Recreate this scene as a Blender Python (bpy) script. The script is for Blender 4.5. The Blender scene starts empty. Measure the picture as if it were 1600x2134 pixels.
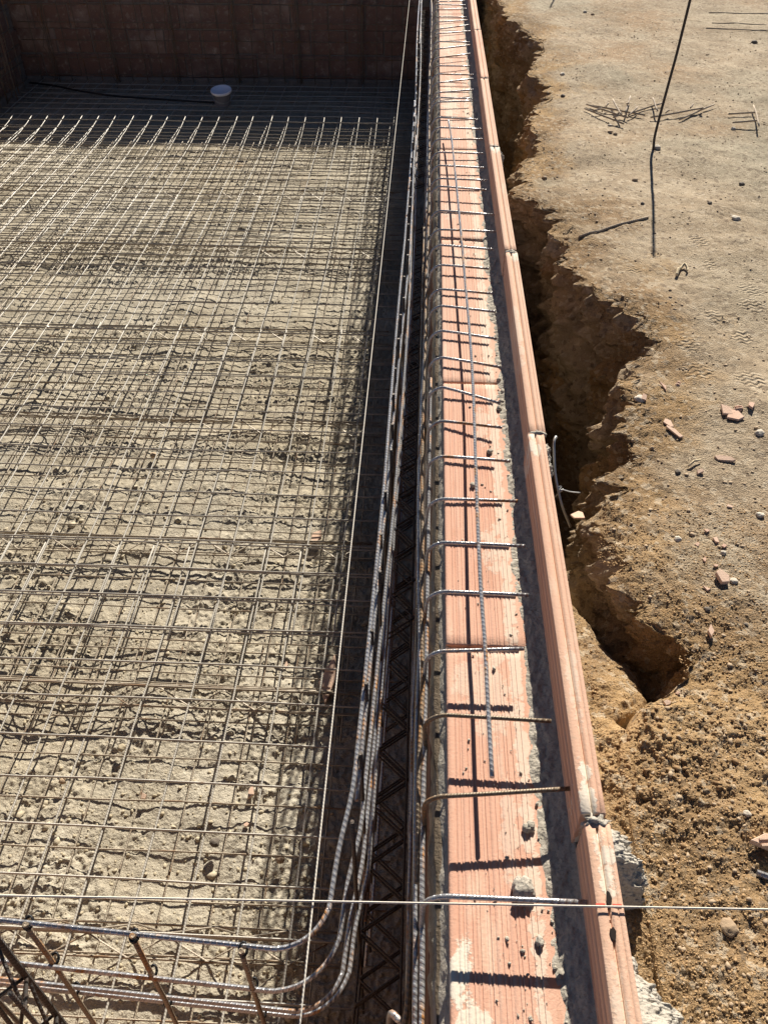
import bpy, bmesh, math, random
import numpy as np
from mathutils import Vector, Matrix
R = math.radians
random.seed(7); rng = np.random.default_rng(11)
sc = bpy.context.scene
col = sc.collection

# ------------------------------------------------------------------ camera, sky, sun, exposure
CAM = np.array([0.0, 0.0, 1.4]); PITCH = R(42.5); YAW = R(2.64); FPX = 1727.0
cd = bpy.data.cameras.new('camera'); cam = bpy.data.objects.new('camera', cd); col.objects.link(cam)
cam.location = CAM; cam.rotation_euler = (R(90) - PITCH, 0, YAW)
cd.sensor_fit = 'AUTO'; cd.sensor_width = 36; cd.lens = FPX / 2134 * 36
cd.clip_start = 0.02; cd.clip_end = 500
sc.camera = cam
SUN_EL = 33.0; SUN_AZ = 12.0            # azimuth clockwise from +Y
w = bpy.data.worlds.new('World'); sc.world = w; w.use_nodes = True
wn = w.node_tree.nodes; wl = w.node_tree.links; wn.clear()
sky = wn.new('ShaderNodeTexSky'); sky.sky_type = 'NISHITA'; sky.sun_disc = False
sky.altitude = 1200; sky.air_density = .45; sky.dust_density = .1
sky.sun_elevation = R(SUN_EL); sky.sun_rotation = R(SUN_AZ)
bg = wn.new('ShaderNodeBackground'); bg.inputs['Strength'].default_value = 0.05
wo = wn.new('ShaderNodeOutputWorld')
wl.new(sky.outputs[0], bg.inputs[0]); wl.new(bg.outputs[0], wo.inputs[0])
sd = bpy.data.lights.new('sun', 'SUN'); so = bpy.data.objects.new('sun', sd); col.objects.link(so)
sd.energy = 5.0; sd.angle = R(0.53); sd.color = (1.0, 0.93, 0.82)
sv = Vector((math.sin(R(SUN_AZ)) * math.cos(R(SUN_EL)), math.cos(R(SUN_AZ)) * math.cos(R(SUN_EL)), math.sin(R(SUN_EL))))
so.rotation_euler = sv.to_track_quat('Z', 'Y').to_euler(); so.location = (2, 6, 6)
sc.view_settings.view_transform = 'Standard'; sc.view_settings.look = 'None'
sc.view_settings.exposure = 1.0; sc.view_settings.gamma = 1; sc.view_settings.use_curve_mapping = False

# survey helper: direction of a sight line of the survey, met with a level plane
_fw = np.array([-math.sin(YAW) * math.cos(PITCH), math.cos(YAW) * math.cos(PITCH), -math.sin(PITCH)])
_rt = np.array([math.cos(YAW), math.sin(YAW), 0.0]); _up = np.cross(_rt, _fw)
def at(px, py, z=0.0):
    d = _fw + _rt * (px - 800) / FPX - _up * (py - 1067) / FPX
    return CAM + d * ((z - CAM[2]) / d[2])

# ------------------------------------------------------------------ noise
_perm = np.random.default_rng(3).permutation(256).astype(np.int64); _perm = np.concatenate([_perm, _perm, _perm])
_g = np.random.default_rng(4).normal(size=(256, 3)); _g /= np.linalg.norm(_g, axis=1)[:, None]
_g = _g.astype(np.float32)
def pn(p):
    p = np.asarray(p, np.float32); i = np.floor(p).astype(np.int64); f = p - i; i &= 255
    u = f * f * f * (f * (f * 6 - 15) + 10)
    out = 0
    for dx in (0, 1):
        wx = u[:, 0] if dx else 1 - u[:, 0]
        a = _perm[i[:, 0] + dx]
        for dy in (0, 1):
            wy = u[:, 1] if dy else 1 - u[:, 1]
            b = _perm[a + i[:, 1] + dy]
            for dz in (0, 1):
                wz = u[:, 2] if dz else 1 - u[:, 2]
                g = _g[_perm[b + i[:, 2] + dz]]
                out = out + wx * wy * wz * (g[:, 0] * (f[:, 0] - dx) + g[:, 1] * (f[:, 1] - dy) + g[:, 2] * (f[:, 2] - dz))
    return out
def fbm(p, s, o=4, gain=.5, off=0.0, ridge=False):
    p = np.asarray(p, np.float32) * s + off; a = 1.0; t = 0
    for k in range(o):
        n = pn(p); t = t + a * ((0.35 - np.abs(n)) if ridge else n); p = p * 2.03 + 17.3; a *= gain
    return t
def sstep(x, a, b):
    t = np.clip((x - a) / (b - a), 0, 1); return t * t * (3 - 2 * t)

# ------------------------------------------------------------------ object helpers
def tag(o, label=None, cat=None, group=None, kind=None):
    if label: o['label'] = label
    if cat: o['category'] = cat
    if group: o['group'] = group
    if kind: o['kind'] = kind
    return o
def link(name, me, parent=None):
    o = bpy.data.objects.new(name, me); col.objects.link(o)
    if parent: o.parent = parent
    return o
def thing(name, label, cat, group=None, loc=(0, 0, 0)):
    return tag(placed(link(name, None), loc), label, cat, group)
def placed(o, loc):
    o.location = loc; return o
def mesh(name, v, f, m, uv=None, smooth=True):
    """v (N,3), f (M,k) index array with k 3 or 4, or a list of polygons"""
    me = bpy.data.meshes.new(name)
    if isinstance(f, np.ndarray):
        k = f.shape[1]; n = len(f)
        me.vertices.add(len(v)); me.vertices.foreach_set('co', np.asarray(v, np.float32).ravel())
        me.loops.add(n * k); me.loops.foreach_set('vertex_index', f.astype(np.int32).ravel())
        me.polygons.add(n); me.polygons.foreach_set('loop_start', np.arange(0, n * k, k, dtype=np.int32))
        me.update(calc_edges=True)
        if smooth: me.polygons.foreach_set('use_smooth', np.ones(n, bool))
        if uv is not None:
            l = me.uv_layers.new(name='UVMap'); l.data.foreach_set('uv', np.asarray(uv, np.float32)[f.ravel()].ravel())
    else:
        me.from_pydata([tuple(x) for x in v], [], f)
        if smooth: me.polygons.foreach_set('use_smooth', np.ones(len(me.polygons), bool))
    me.materials.append(m); me.validate(); me.update()
    return me
def grid_faces(nr, nc):
    i = np.arange(nr - 1)[:, None] * nc + np.arange(nc - 1)[None, :]
    return np.stack([i, i + 1, i + 1 + nc, i + nc], -1).reshape(-1, 4)
def tube_arrays(pts, r, n=6, start=0, u0=0.0):
    P = np.asarray(pts, float); m = len(P)
    T = np.gradient(P, axis=0); T /= np.linalg.norm(T, axis=1)[:, None] + 1e-12
    ref = np.array([0, 0, 1.0]) if abs(T[0, 2]) < .9 else np.array([1.0, 0, 0])
    N = np.zeros_like(P); a = ref
    for k in range(m):
        a = a - T[k] * (a @ T[k]); a /= np.linalg.norm(a) + 1e-12; N[k] = a
    B = np.cross(T, N)
    L = np.concatenate([[0], np.cumsum(np.linalg.norm(np.diff(P, axis=0), axis=1))])
    rr = np.broadcast_to(np.asarray(r, float), (m,))
    ang = np.linspace(0, 2 * math.pi, n + 1)
    V = P[:, None] + rr[:, None, None] * (np.cos(ang)[None, :, None] * N[:, None] + np.sin(ang)[None, :, None] * B[:, None])
    V = V.reshape(-1, 3)
    UV = np.stack([np.repeat(L + u0, n + 1), np.tile(ang / (2 * math.pi), m)], -1)
    F = grid_faces(m, n + 1)
    # end caps: fold the first and last ring to a centre
    base = len(V); V = np.vstack([V, P[0], P[-1]]); UV = np.vstack([UV, [u0, 0], [L[-1] + u0, 0]])
    i = np.arange(n)
    c0 = np.stack([i + 1, i, np.full(n, base), np.full(n, base)], -1)
    e = (m - 1) * (n + 1); c1 = np.stack([e + i, e + i + 1, np.full(n, base + 1), np.full(n, base + 1)], -1)
    return V, F + start, UV, np.vstack([c0, c1]) + start
def tube(name, paths, r, m, parent=None, n=6, u0=None):
    """one mesh object holding one or more round bars"""
    if not isinstance(paths[0][0], (list, tuple, np.ndarray)): paths = [paths]
    Vs, Fs, Us, Cs = [], [], [], []; s = 0
    for p in paths:
        v, f, u, c = tube_arrays(p, r, n, s, random.random() * 9 if u0 is None else u0)
        Vs.append(v); Fs.append(f); Us.append(u); Cs.append(c); s += len(v)
    V = np.vstack(Vs); U = np.vstack(Us); F = np.vstack(Fs); C3 = np.vstack(Cs)[:, :3]
    me = bpy.data.meshes.new(name)
    me.vertices.add(len(V)); me.vertices.foreach_set('co', V.astype(np.float32).ravel())
    li = np.concatenate([F.ravel(), C3.ravel()]).astype(np.int32)
    me.loops.add(len(li)); me.loops.foreach_set('vertex_index', li)
    me.polygons.add(len(F) + len(C3))
    ls = np.concatenate([np.arange(len(F)) * 4, len(F) * 4 + np.arange(len(C3)) * 3]).astype(np.int32)
    me.polygons.foreach_set('loop_start', ls); me.update(calc_edges=True)
    sm = np.ones(len(ls), bool); sm[len(F):] = False; me.polygons.foreach_set('use_smooth', sm)
    l = me.uv_layers.new(name='UVMap'); l.data.foreach_set('uv', U[li].astype(np.float32).ravel())
    me.materials.append(m); me.update()
    return link(name, me, parent)
def seg(a, b, n=10, jit=0.0, sag=0.0):
    a = np.array(a, float); b = np.array(b, float); t = np.linspace(0, 1, n)[:, None]
    p = a + (b - a) * t
    if jit:
        q = rng.normal(size=(n, 3)) * jit
        q = (q + np.roll(q, 1, 0) + np.roll(q, -1, 0)) / 1.7; p = p + q
    if sag: p[:, 2] -= sag * np.sin(np.pi * t[:, 0])
    return p
def spline(pts, n=40):
    P = np.array(pts, float); P = np.vstack([2 * P[0] - P[1], P, 2 * P[-1] - P[-2]]); out = []
    m = len(P) - 3
    for k in range(m):
        a, b, c, d = P[k:k + 4]
        for t in np.linspace(0, 1, max(2, n // m), endpoint=False):
            out.append(.5 * (2 * b + (c - a) * t + (2 * a - 5 * b + 4 * c - d) * t * t + (3 * b - a - 3 * c + d) * t ** 3))
    out.append(P[-2]); return np.array(out)
def blob(name, c, rad, m, parent=None, sub=3, amp=.25, freq=1.4, seed=0, flat=None, rot=0.0):
    bm = bmesh.new(); bmesh.ops.create_icosphere(bm, subdivisions=sub, radius=1)
    v = np.array([x.co[:] for x in bm.verts]); f = np.array([[q.index for q in x.verts] for x in bm.faces]); bm.free()
    d = 1 + amp * fbm(v, freq, 4, .6, off=seed * 7.7 + 3)
    v = v * d[:, None] * np.array(rad)
    if flat is not None: v[:, 2] = np.maximum(v[:, 2], flat)
    c_, s_ = math.cos(rot), math.sin(rot)
    v[:, :2] = np.stack([v[:, 0] * c_ - v[:, 1] * s_, v[:, 0] * s_ + v[:, 1] * c_], -1)
    o = link(name, mesh(name, v, f, m, smooth=sub > 2), parent); o.location = c
    return o
def box_mesh(name, sx, sy, sz, m, bev=.004, jit=0.0, seed=0):
    bm = bmesh.new(); bmesh.ops.create_cube(bm, size=1)
    bmesh.ops.scale(bm, vec=(sx, sy, sz), verts=bm.verts)
    if bev: bmesh.ops.bevel(bm, geom=bm.edges[:], offset=bev, segments=1, affect='EDGES')
    rr = random.Random(seed)
    if jit:
        for v in bm.verts: v.co += Vector([(rr.random() - .5) * jit for _ in range(3)])
    me = bpy.data.meshes.new(name); bm.to_mesh(me); bm.free(); me.materials.append(m); return me

# ------------------------------------------------------------------ materials
class NT:
    def __init__(s, name):
        s.m = bpy.data.materials.new(name); s.m.use_nodes = True; s.t = s.m.node_tree; s.t.nodes.clear()
        s.out = s.n('OutputMaterial'); s.b = s.n('BsdfPrincipled'); s.l(s.b.outputs[0], s.out.inputs[0])
        s.tc = s.n('TexCoord')
    def n(s, k, **kw):
        x = s.t.nodes.new('ShaderNode' + k)
        for a, v in kw.items(): setattr(x, a, v)
        return x
    def l(s, a, b): s.t.links.new(a, b)
    def put(s, sock, v):
        if hasattr(v, 'is_linked') or hasattr(v, 'links'): s.l(v, sock)
        else: sock.default_value = v
    def noise(s, sc_, det=4, rough=.6, vec=None, dist=0.0):
        x = s.n('TexNoise'); s.l(vec if vec is not None else s.tc.outputs['Object'], x.inputs['Vector'])
        x.inputs['Scale'].default_value = sc_; x.inputs['Detail'].default_value = det
        x.inputs['Roughness'].default_value = rough; x.inputs['Distortion'].default_value = dist
        return x.outputs['Fac']
    def voro(s, sc_, vec=None, feat='F1', out='Distance'):
        x = s.n('TexVoronoi', feature=feat); s.l(vec if vec is not None else s.tc.outputs['Object'], x.inputs['Vector'])
        x.inputs['Scale'].default_value = sc_; return x.outputs[out]
    def ramp(s, f, stops, mode='LINEAR'):
        x = s.n('ValToRGB'); x.color_ramp.interpolation = mode; e = x.color_ramp.elements
        while len(e) < len(stops): e.new(.5)
        for q, (p, c) in zip(e, stops):
            q.position = p; q.color = (c, c, c, 1) if not isinstance(c, (tuple, list)) else (*c, 1)
        s.l(f, x.inputs[0]); return x.outputs[0]
    def math(s, op, a, b=None, c=None):
        x = s.n('Math', operation=op); s.put(x.inputs[0], a)
        if b is not None: s.put(x.inputs[1], b)
        if c is not None: s.put(x.inputs[2], c)
        return x.outputs[0]
    def mix(s, f, a, b, mode='MIX'):
        x = s.n('Mix', data_type='RGBA', blend_type=mode); s.put(x.inputs[0], f)
        s.put(x.inputs[6], a if not isinstance(a, tuple) else (*a, 1)); s.put(x.inputs[7], b if not isinstance(b, tuple) else (*b, 1))
        return x.outputs[2]
    def xyz(s, v=None):
        x = s.n('SeparateXYZ'); s.l(v if v is not None else s.tc.outputs['Object'], x.inputs[0]); return x.outputs
    def bump(s, h, dist, strength=1.0, prev=None):
        x = s.n('Bump'); x.inputs['Distance'].default_value = dist; x.inputs['Strength'].default_value = strength
        s.l(h, x.inputs['Height'])
        if prev is not None: s.l(prev, x.inputs['Normal'])
        return x.outputs[0]
    def done(s, colr, rough=.85, metal=0.0, nrm=None, spec=.3):
        s.put(s.b.inputs['Base Color'], colr if not isinstance(colr, tuple) else (*colr, 1))
        s.put(s.b.inputs['Roughness'], rough); s.put(s.b.inputs['Metallic'], metal)
        s.b.inputs['Specular IOR Level'].default_value = spec
        if nrm is not None: s.l(nrm, s.b.inputs['Normal'])
        return s.m

def m_rebar(name, base, dark, rust_amt, rust=(.36, .14, .03), rib=.011, metal=.75, rough=.36, rust2=(.10, .045, .02), soft=1.0):
    k = NT(name); oi = k.n('ObjectInfo').outputs['Random']
    uv = k.xyz(k.tc.outputs['UV'])
    ph = k.math('ADD', k.math('MULTIPLY', uv[0], 1.0 / rib), uv[1])          # helical ribs
    tri = k.math('PINGPONG', ph, .5)
    h = k.ramp(tri, [(.0, 1), (.16, .9), (.30, 0), (1, 0)])
    cm = k.n('CombineXYZ'); k.l(k.math('ADD', uv[0], k.math('MULTIPLY', oi, 37.0)), cm.inputs[0]); k.l(k.math('MULTIPLY', uv[1], .05), cm.inputs[1])
    k.l(k.math('MULTIPLY', oi, 11.0), cm.inputs[2])
    n1 = k.noise(9, 4, .65, cm.outputs[0]); n2 = k.noise(1.4, 3, .5, cm.outputs[0]); n3 = k.noise(60, 3, .6)
    rf = k.ramp(n1, [(1 - rust_amt - .05, 0), (1 - rust_amt + .03, 1)])
    c = k.mix(n2, base, dark)
    c = k.mix(k.ramp(n3, [(.45, 0), (.75, .5 * soft)]), c, rust2)
    c = k.mix(rf, c, k.mix(n3, rust, rust2))
    c = k.mix(k.math('MULTIPLY', k.math('SUBTRACT', 1.0, h), .35 * soft), c, dark)
    return k.done(c, k.math('MULTIPLY_ADD', rf, .3, rough), k.math('MULTIPLY_ADD', rf, -metal, metal), k.bump(h, .0016 * soft, .8), spec=.5)
M_MAT = m_rebar('mesh_steel', (.52, .49, .43), (.36, .335, .285), .30, (.28, .20, .11), rib=.008, metal=.1, rough=.5, soft=.35)
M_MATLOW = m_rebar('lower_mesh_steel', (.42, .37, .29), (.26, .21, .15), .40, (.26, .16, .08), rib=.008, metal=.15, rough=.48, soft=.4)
M_BAR = m_rebar('bar_steel', (.60, .60, .60), (.26, .26, .265), .40, (.48, .21, .04), rib=.011, metal=.55, rough=.28)
M_RUST = m_rebar('rusty_steel', (.30, .235, .16), (.13, .10, .07), .42, (.40, .20, .06), metal=.4, rough=.5)
M_SHADEBROWN = m_rebar('shaded_brown_steel', (.11, .088, .066), (.06, .047, .036), .35, (.14, .08, .04), metal=.2, rough=.6)  # steel darkened: shade of the gap beside the wall put into the colour
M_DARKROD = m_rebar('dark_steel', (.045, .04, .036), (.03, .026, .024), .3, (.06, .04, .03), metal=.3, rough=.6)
M_WIRE = NT('tie_wire').done((.02, .02, .022), .5, .6)
M_GREYWIRE = NT('grey_wire').done((.42, .42, .40), .35, .5, spec=.5)

def m_string():
    k = NT('string_fibre'); u = k.xyz(k.tc.outputs['UV'])
    h = k.math('PINGPONG', k.math('ADD', k.math('MULTIPLY', u[0], 160.0), u[1]), .5)
    return k.done(k.mix(h, (.55, .50, .42), (.70, .65, .57)), .8, 0, k.bump(h, .0006))
M_STRING = m_string()

def m_floor():
    k = NT('pool_floor_earth')
    n0 = k.noise(.9, 4, .6); n1 = k.noise(6, 6, .65); n2 = k.noise(38, 6, .75); n3 = k.noise(210, 4, .7)
    c = k.ramp(n1, [(.3, (.30, .265, .205)), (.52, (.39, .35, .275)), (.72, (.46, .42, .34))])
    c = k.mix(k.ramp(n0, [(.40, 0), (.62, .55)]), c, (.30, .25, .17))
    c = k.mix(k.ramp(n2, [(.30, .75), (.46, 0)]), c, (.20, .16, .105))
    c = k.mix(k.ramp(n3, [(.52, 0), (.74, .8)]), c, (.66, .60, .47))
    c = k.mix(k.ramp(n3, [(.28, .7), (.42, 0)]), c, (.24, .19, .125))
    st = k.ramp(k.noise(2.1, 2, .5), [(.68, 0), (.76, .4)]); c = k.mix(st, c, (.42, .27, .14))
    v = k.voro(95); vb = k.voro(240)
    gm = k.ramp(k.noise(2.6, 4, .6, dist=.5), [(.42, .15), (.56, 1)]); b = k.bump(k.math('MULTIPLY', v, gm), .007, .6); b = k.bump(k.math('MULTIPLY', n2, gm), .012, .6, b); b = k.bump(vb, .0025, .6, b); b = k.bump(n3, .004, .7, b)
    return k.done(c, .95, 0, b, .1)
M_FLOOR = m_floor()

PRINTS = [(1455, 505, 60, 30, 20), (1482, 552, 40, 30, 10), (1562, 606, 75, 50, 5), (1566, 640, 70, 40, 3), (1432, 716, 80, 45, 15),
          (1455, 775, 90, 50, 12), (1545, 700, 60, 40, 0), (1280, 352, 40, 18, 0), (1320, 560, 40, 25, -8), (1560, 795, 90, 50, 6), (1490, 660, 60, 36, -4)]
def m_ground():
    k = NT('yard_earth'); P = k.xyz()
    at_ = k.n('Attribute', attribute_name='soil').outputs['Fac']
    n0 = k.noise(1.1, 5, .62); n1 = k.noise(5, 6, .65); n2 = k.noise(34, 6, .75); n3 = k.noise(230, 4, .7)
    gp_ = k.noise(1.7, 4, .6, dist=.6)
    dry = k.ramp(n1, [(.30, (.27, .205, .135)), (.52, (.38, .30, .205)), (.72, (.45, .37, .265))])
    dry = k.mix(k.ramp(k.noise(.8, 3, .6, dist=.4), [(.46, 0), (.64, .7)]), dry, (.33, .295, .215))
    dry = k.mix(k.ramp(n0, [(.34, .8), (.48, 0)]), dry, (.31, .205, .115))
    wet = k.ramp(n1, [(.30, (.23, .145, .068)), (.52, (.39, .255, .125)), (.74, (.47, .325, .175))])
    wet = k.mix(k.ramp(n0, [(.42, .8), (.56, 0)]), wet, (.22, .145, .08))
    f = k.math('ADD', at_, k.math('MULTIPLY', k.math('SUBTRACT', n1, .5), .9))
    c = k.mix(k.ramp(f, [(.35, 0), (.65, 1)]), dry, wet)
    c = k.mix(k.ramp(n2, [(.26, .5), (.42, 0)]), c, (.15, .105, .062))
    v0 = k.voro(70, out='Color'); cv = k.n('SeparateColor'); k.l(v0, cv.inputs[0]); c = k.mix(k.ramp(cv.outputs[0], [(.80, 0), (.88, .55)]), c, (.50, .42, .31)); c = k.mix(k.ramp(cv.outputs[1], [(.86, 0), (.92, .6)]), c, (.15, .11, .075))
    c = k.mix(k.ramp(n3, [(.55, 0), (.72, .75)]), c, (.56, .46, .33))
    c = k.mix(k.ramp(n3, [(.28, .7), (.43, 0)]), c, (.12, .085, .05))
    v = k.voro(170); vb = k.voro(380)
    rough = k.ramp(f, [(.2, .65), (.7, 1)])
    hh = k.math('ADD', k.math('MULTIPLY', v, 1.0), k.math('MULTIPLY', vb, .45))
    rough = k.math('MULTIPLY', rough, k.ramp(gp_, [(.40, .25), (.56, 1.15)])); b = k.bump(k.math('MULTIPLY', hh, rough), .0075, .8); b = k.bump(n2, .010, .55, b); b = k.bump(n3, .0045, .8, b)
    # boot treads pressed in the dust: wavy bars, each inside an oval
    tot = None
    for (px, py, wd, ht, rot) in PRINTS:
        c0 = at(px, py); ax = abs(at(px + wd / 2, py)[0] - c0[0]); ay = abs(at(px, py - ht / 2)[1] - c0[1])
        x = k.math('SUBTRACT', P[0], float(c0[0])); y = k.math('SUBTRACT', P[1], float(c0[1]))
        a = R(rot); u = k.math('ADD', k.math('MULTIPLY', x, math.cos(a)), k.math('MULTIPLY', y, math.sin(a)))
        vv = k.math('SUBTRACT', k.math('MULTIPLY', y, math.cos(a)), k.math('MULTIPLY', x, math.sin(a)))
        e = k.math('ADD', k.math('POWER', k.math('DIVIDE', u, float(ax)), 2.0), k.math('POWER', k.math('DIVIDE', vv, float(ay)), 2.0))
        mk = k.ramp(k.math('ADD', e, k.math('MULTIPLY', n1, .7)), [(.55, 1), (1.15, 0)])
        wv = k.math('SINE', k.math('ADD', k.math('MULTIPLY', vv, 300.0), k.math('MULTIPLY', k.math('SINE', k.math('MULTIPLY', u, 190.0)), 1.5)))
        t = k.math('MULTIPLY', mk, wv); tot = t if tot is None else k.math('ADD', tot, t)
    b = k.bump(k.math('MULTIPLY', tot, k.ramp(n2, [(.35, .2), (.55, 1)])), .0065, .7, b)
    return k.done(c, .95, 0, b, .1)
M_GROUND = m_ground()

def m_brick(name, a, b_, film=.25, pos_stain=None, groove=False):
    k = NT(name); oi = k.n('ObjectInfo').outputs['Random']
    vo = k.n('VectorMath', operation='ADD'); k.l(k.tc.outputs['Object'], vo.inputs[0]); k.l(oi, vo.inputs[1]); vec = vo.outputs[0]
    sx = k.n('Mapping'); k.l(vec, sx.inputs[0]); sx.inputs['Scale'].default_value = (1, .22, 1)
    n0 = k.noise(7, 4, .6, sx.outputs[0]); n1 = k.noise(22, 5, .65, sx.outputs[0]); n2 = k.noise(180, 4, .7)
    c = k.mix(n0, a, b_); c = k.mix(k.math('MULTIPLY', oi, .6), c, tuple(x * y for x, y in zip(b_, (.97, 1.05, 1.06)))); c = k.mix(k.ramp(k.noise(3.3, 5, .65, sx.outputs[0]), [(.50, 0), (.70, .5)]), c, (.55, .40, .30))
    c = k.mix(k.ramp(n1, [(.56, 0), (.74, film)]), c, (.66, .53, .41))
    c = k.mix(k.ramp(n1, [(.26, .5), (.42, 0)]), c, (.38, .18, .11))
    c = k.mix(k.ramp(n2, [(.62, 0), (.70, .6)]), c, (.34, .17, .10))
    if groove:
        uv = k.xyz(k.tc.outputs['UV'])
        cm = k.n('CombineXYZ'); k.l(k.math('MULTIPLY', uv[0], 160.0), cm.inputs[0]); k.l(k.math('MULTIPLY', uv[1], .8), cm.inputs[1])
        st = k.noise(1, 3, .6, cm.outputs[0]); c = k.mix(k.ramp(st, [(.35, .25), (.55, 0)]), c, (.42, .21, .13))
    b = k.bump(n2, .0022, .6); b = k.bump(n1, .002, .4, b); c = k.mix(k.ramp(k.noise(55, 5, .7), [(.60, 0), (.72, .55)]), c, (.44, .33, .24))
    if pos_stain:
        g = k.n('NewGeometry').outputs['Position']; P = k.xyz(g); m = None
        for (x0, y0, ax, ay, s) in pos_stain:
            e = k.math('ADD', k.math('POWER', k.math('DIVIDE', k.math('SUBTRACT', P[0], x0), ax), 2.0), k.math('POWER', k.math('DIVIDE', k.math('SUBTRACT', P[1], y0), ay), 2.0))
            e = k.math('ADD', e, k.math('MULTIPLY', k.math('SUBTRACT', k.noise(28, 6, .7, g), .5), 5.0))
            q = k.math('MULTIPLY', k.ramp(e, [(.55, 1), (.85, 0)]), s); m = q if m is None else k.math('MAXIMUM', m, q)
        c = k.mix(m, c, (.62, .55, .45)); b = k.bump(m, .0015, .5, b)
    return k.done(c, .85, 0, b, .2)
M_LEDGE = m_brick('ledge_brick_clay', (.53, .285, .195), (.57, .355, .265), .6, [(.095, .47, .022, .07, 1.0), (.112, .40, .03, .03, .9), (.165, 1.0, .05, .12, .35), (.20, 1.42, .035, .09, .5), (.19, 1.9, .03, .09, .4), (.14, 4.9, .05, .5, .55), (.14, 6.4, .06, .9, .45), (.12, 1.02, .03, .06, .35), (.222, 2.6, .016, 4.0, .55), (.15, 2.95, .04, .10, .4), (.12, 3.4, .03, .12, .35), (.19, .7, .02, .10, .35)], True)
M_RIM = m_brick('rim_brick_clay', (.53, .285, .19), (.57, .355, .25), .5, [(.318, .60, .02, .05, .8), (.305, .72, .014, .06, .9), (.31, .95, .012, .12, .35), (.30, 1.66, .016, .06, .8), (.325, 2.72, .014, .05, .7), (.30, 2.2, .014, .2, .35), (.315, 3.78, .03, .06, .8), (.31, .40, .015, .05, .35)])
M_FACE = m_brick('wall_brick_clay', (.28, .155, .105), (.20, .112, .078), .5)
M_CHIP = m_brick('broken_brick_clay', (.58, .36, .26), (.60, .42, .31), .35)

def m_mortar(name, a, b_):
    k = NT(name); n1 = k.noise(14, 6, .7); n2 = k.noise(120, 5, .75)
    c = k.mix(k.ramp(n1, [(.3, 0), (.7, 1)]), a, b_); c = k.mix(k.ramp(n2, [(.3, .7), (.48, 0)]), c, tuple(x * .45 for x in a))
    b = k.bump(n2, .005, .9); b = k.bump(k.voro(160), .003, .5, b)
    return k.done(c, .95, 0, b, .1)
M_MORTAR = m_mortar('grey_mortar', (.36, .325, .265), (.46, .42, .35))
M_WALLMORTAR = m_mortar('wall_mortar', (.22, .18, .145), (.30, .25, .20))
M_COREMORTAR = m_mortar('darkened_core_mortar', (.11, .085, .06), (.16, .125, .09))  # core colour darkened so it bounces less sunlight into the shaded trench
M_PALEMORTAR = m_mortar('pale_mortar', (.40, .36, .30), (.50, .46, .39))
def m_stone(name, a, b_):
    k = NT(name); oi = k.n('ObjectInfo').outputs['Random']; n = k.noise(40, 5, .7)
    c = k.mix(k.math('MULTIPLY_ADD', n, .6, k.math('MULTIPLY', oi, .5)), a, b_)
    return k.done(c, .85, 0, k.bump(k.noise(160, 4, .7), .003, .6), .2)
M_PALESTONE = m_stone('pale_stone', (.62, .57, .48), (.45, .38, .29))
M_DARKSTONE = m_stone('dark_stone', (.10, .085, .07), (.17, .14, .11))
M_TANSTONE = m_stone('tan_stone', (.44, .34, .23), (.30, .21, .13))
M_FLOORSTONE = m_stone('floor_pebble', (.46, .40, .29), (.34, .285, .19))
M_CLOD = m_stone('soil_clod', (.30, .19, .095), (.19, .12, .06))
M_GRAIN = m_stone('soil_grain', (.44, .29, .15), (.27, .17, .08))
M_ROOT = m_stone('dry_root', (.66, .56, .38), (.45, .34, .2))

# ------------------------------------------------------------------ key levels and lines
ZF = -1.08                                   # pool floor
XL, XRI, XRO = .080, .293, .334              # ledge edge, rim brick inner and outer faces
XF = .060                                    # inner face of the long wall under the ledge
YF0 = 8.88                                   # far wall face
XLW = -3.93                                  # left wall face
YN = .36                                     # near wall face

# ------------------------------------------------------------------ pool floor
def build_floor():
    nr, nc = 880, 700
    yy = []; y = .30
    while y < 9.9:
        d = math.hypot(y, 2.48); yy.append(y); y += .0034 * (d / 2.5) ** 2 * .72
        if len(yy) > 2000: break
    yy = np.interp(np.linspace(0, 1, nr), np.linspace(0, 1, len(yy)), yy)
    t = np.linspace(0, 1, nc); xx = .09 - 4.45 * (t * .55 + .45 * t ** 2.2)
    X, Y = np.meshgrid(xx, yy); p = np.stack([X.ravel(), Y.ravel(), np.zeros(X.size)], -1)
    h = .030 * fbm(p, 1.6, 3) + .014 * fbm(p, 6, 3, .55, 5)
    cl = fbm(p, 13, 4, .62, 9)
    patch = sstep(fbm(p, 2.3, 4, .6, 31), -.10, .26)
    patch = np.maximum(patch, (.75 + .5 * fbm(p, 5, 2, .5, 61)) * sstep(p[:, 0], -.62, -.25))
    h += (.003 + .0095 * patch) * np.maximum(cl, -.25)
    h += (.0025 + .0075 * patch) * np.maximum(fbm(p, 48, 3, .6, 2), -.2) * 1.5
    p[:, 2] = ZF + h
    o = link('pool_floor', mesh('pool_floor', p, grid_faces(nr, nc)[:, ::-1], M_FLOOR)); tag(o, kind='structure')
    return xx, yy, p[:, 2].reshape(nr, nc)
FX, FY, FZ = build_floor()
def floor_z(x, y):
    i = np.clip(np.searchsorted(FY, y), 0, len(FY) - 1); j = np.clip(np.searchsorted(-FX, -x), 0, len(FX) - 1)
    return float(FZ[i, j])

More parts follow.
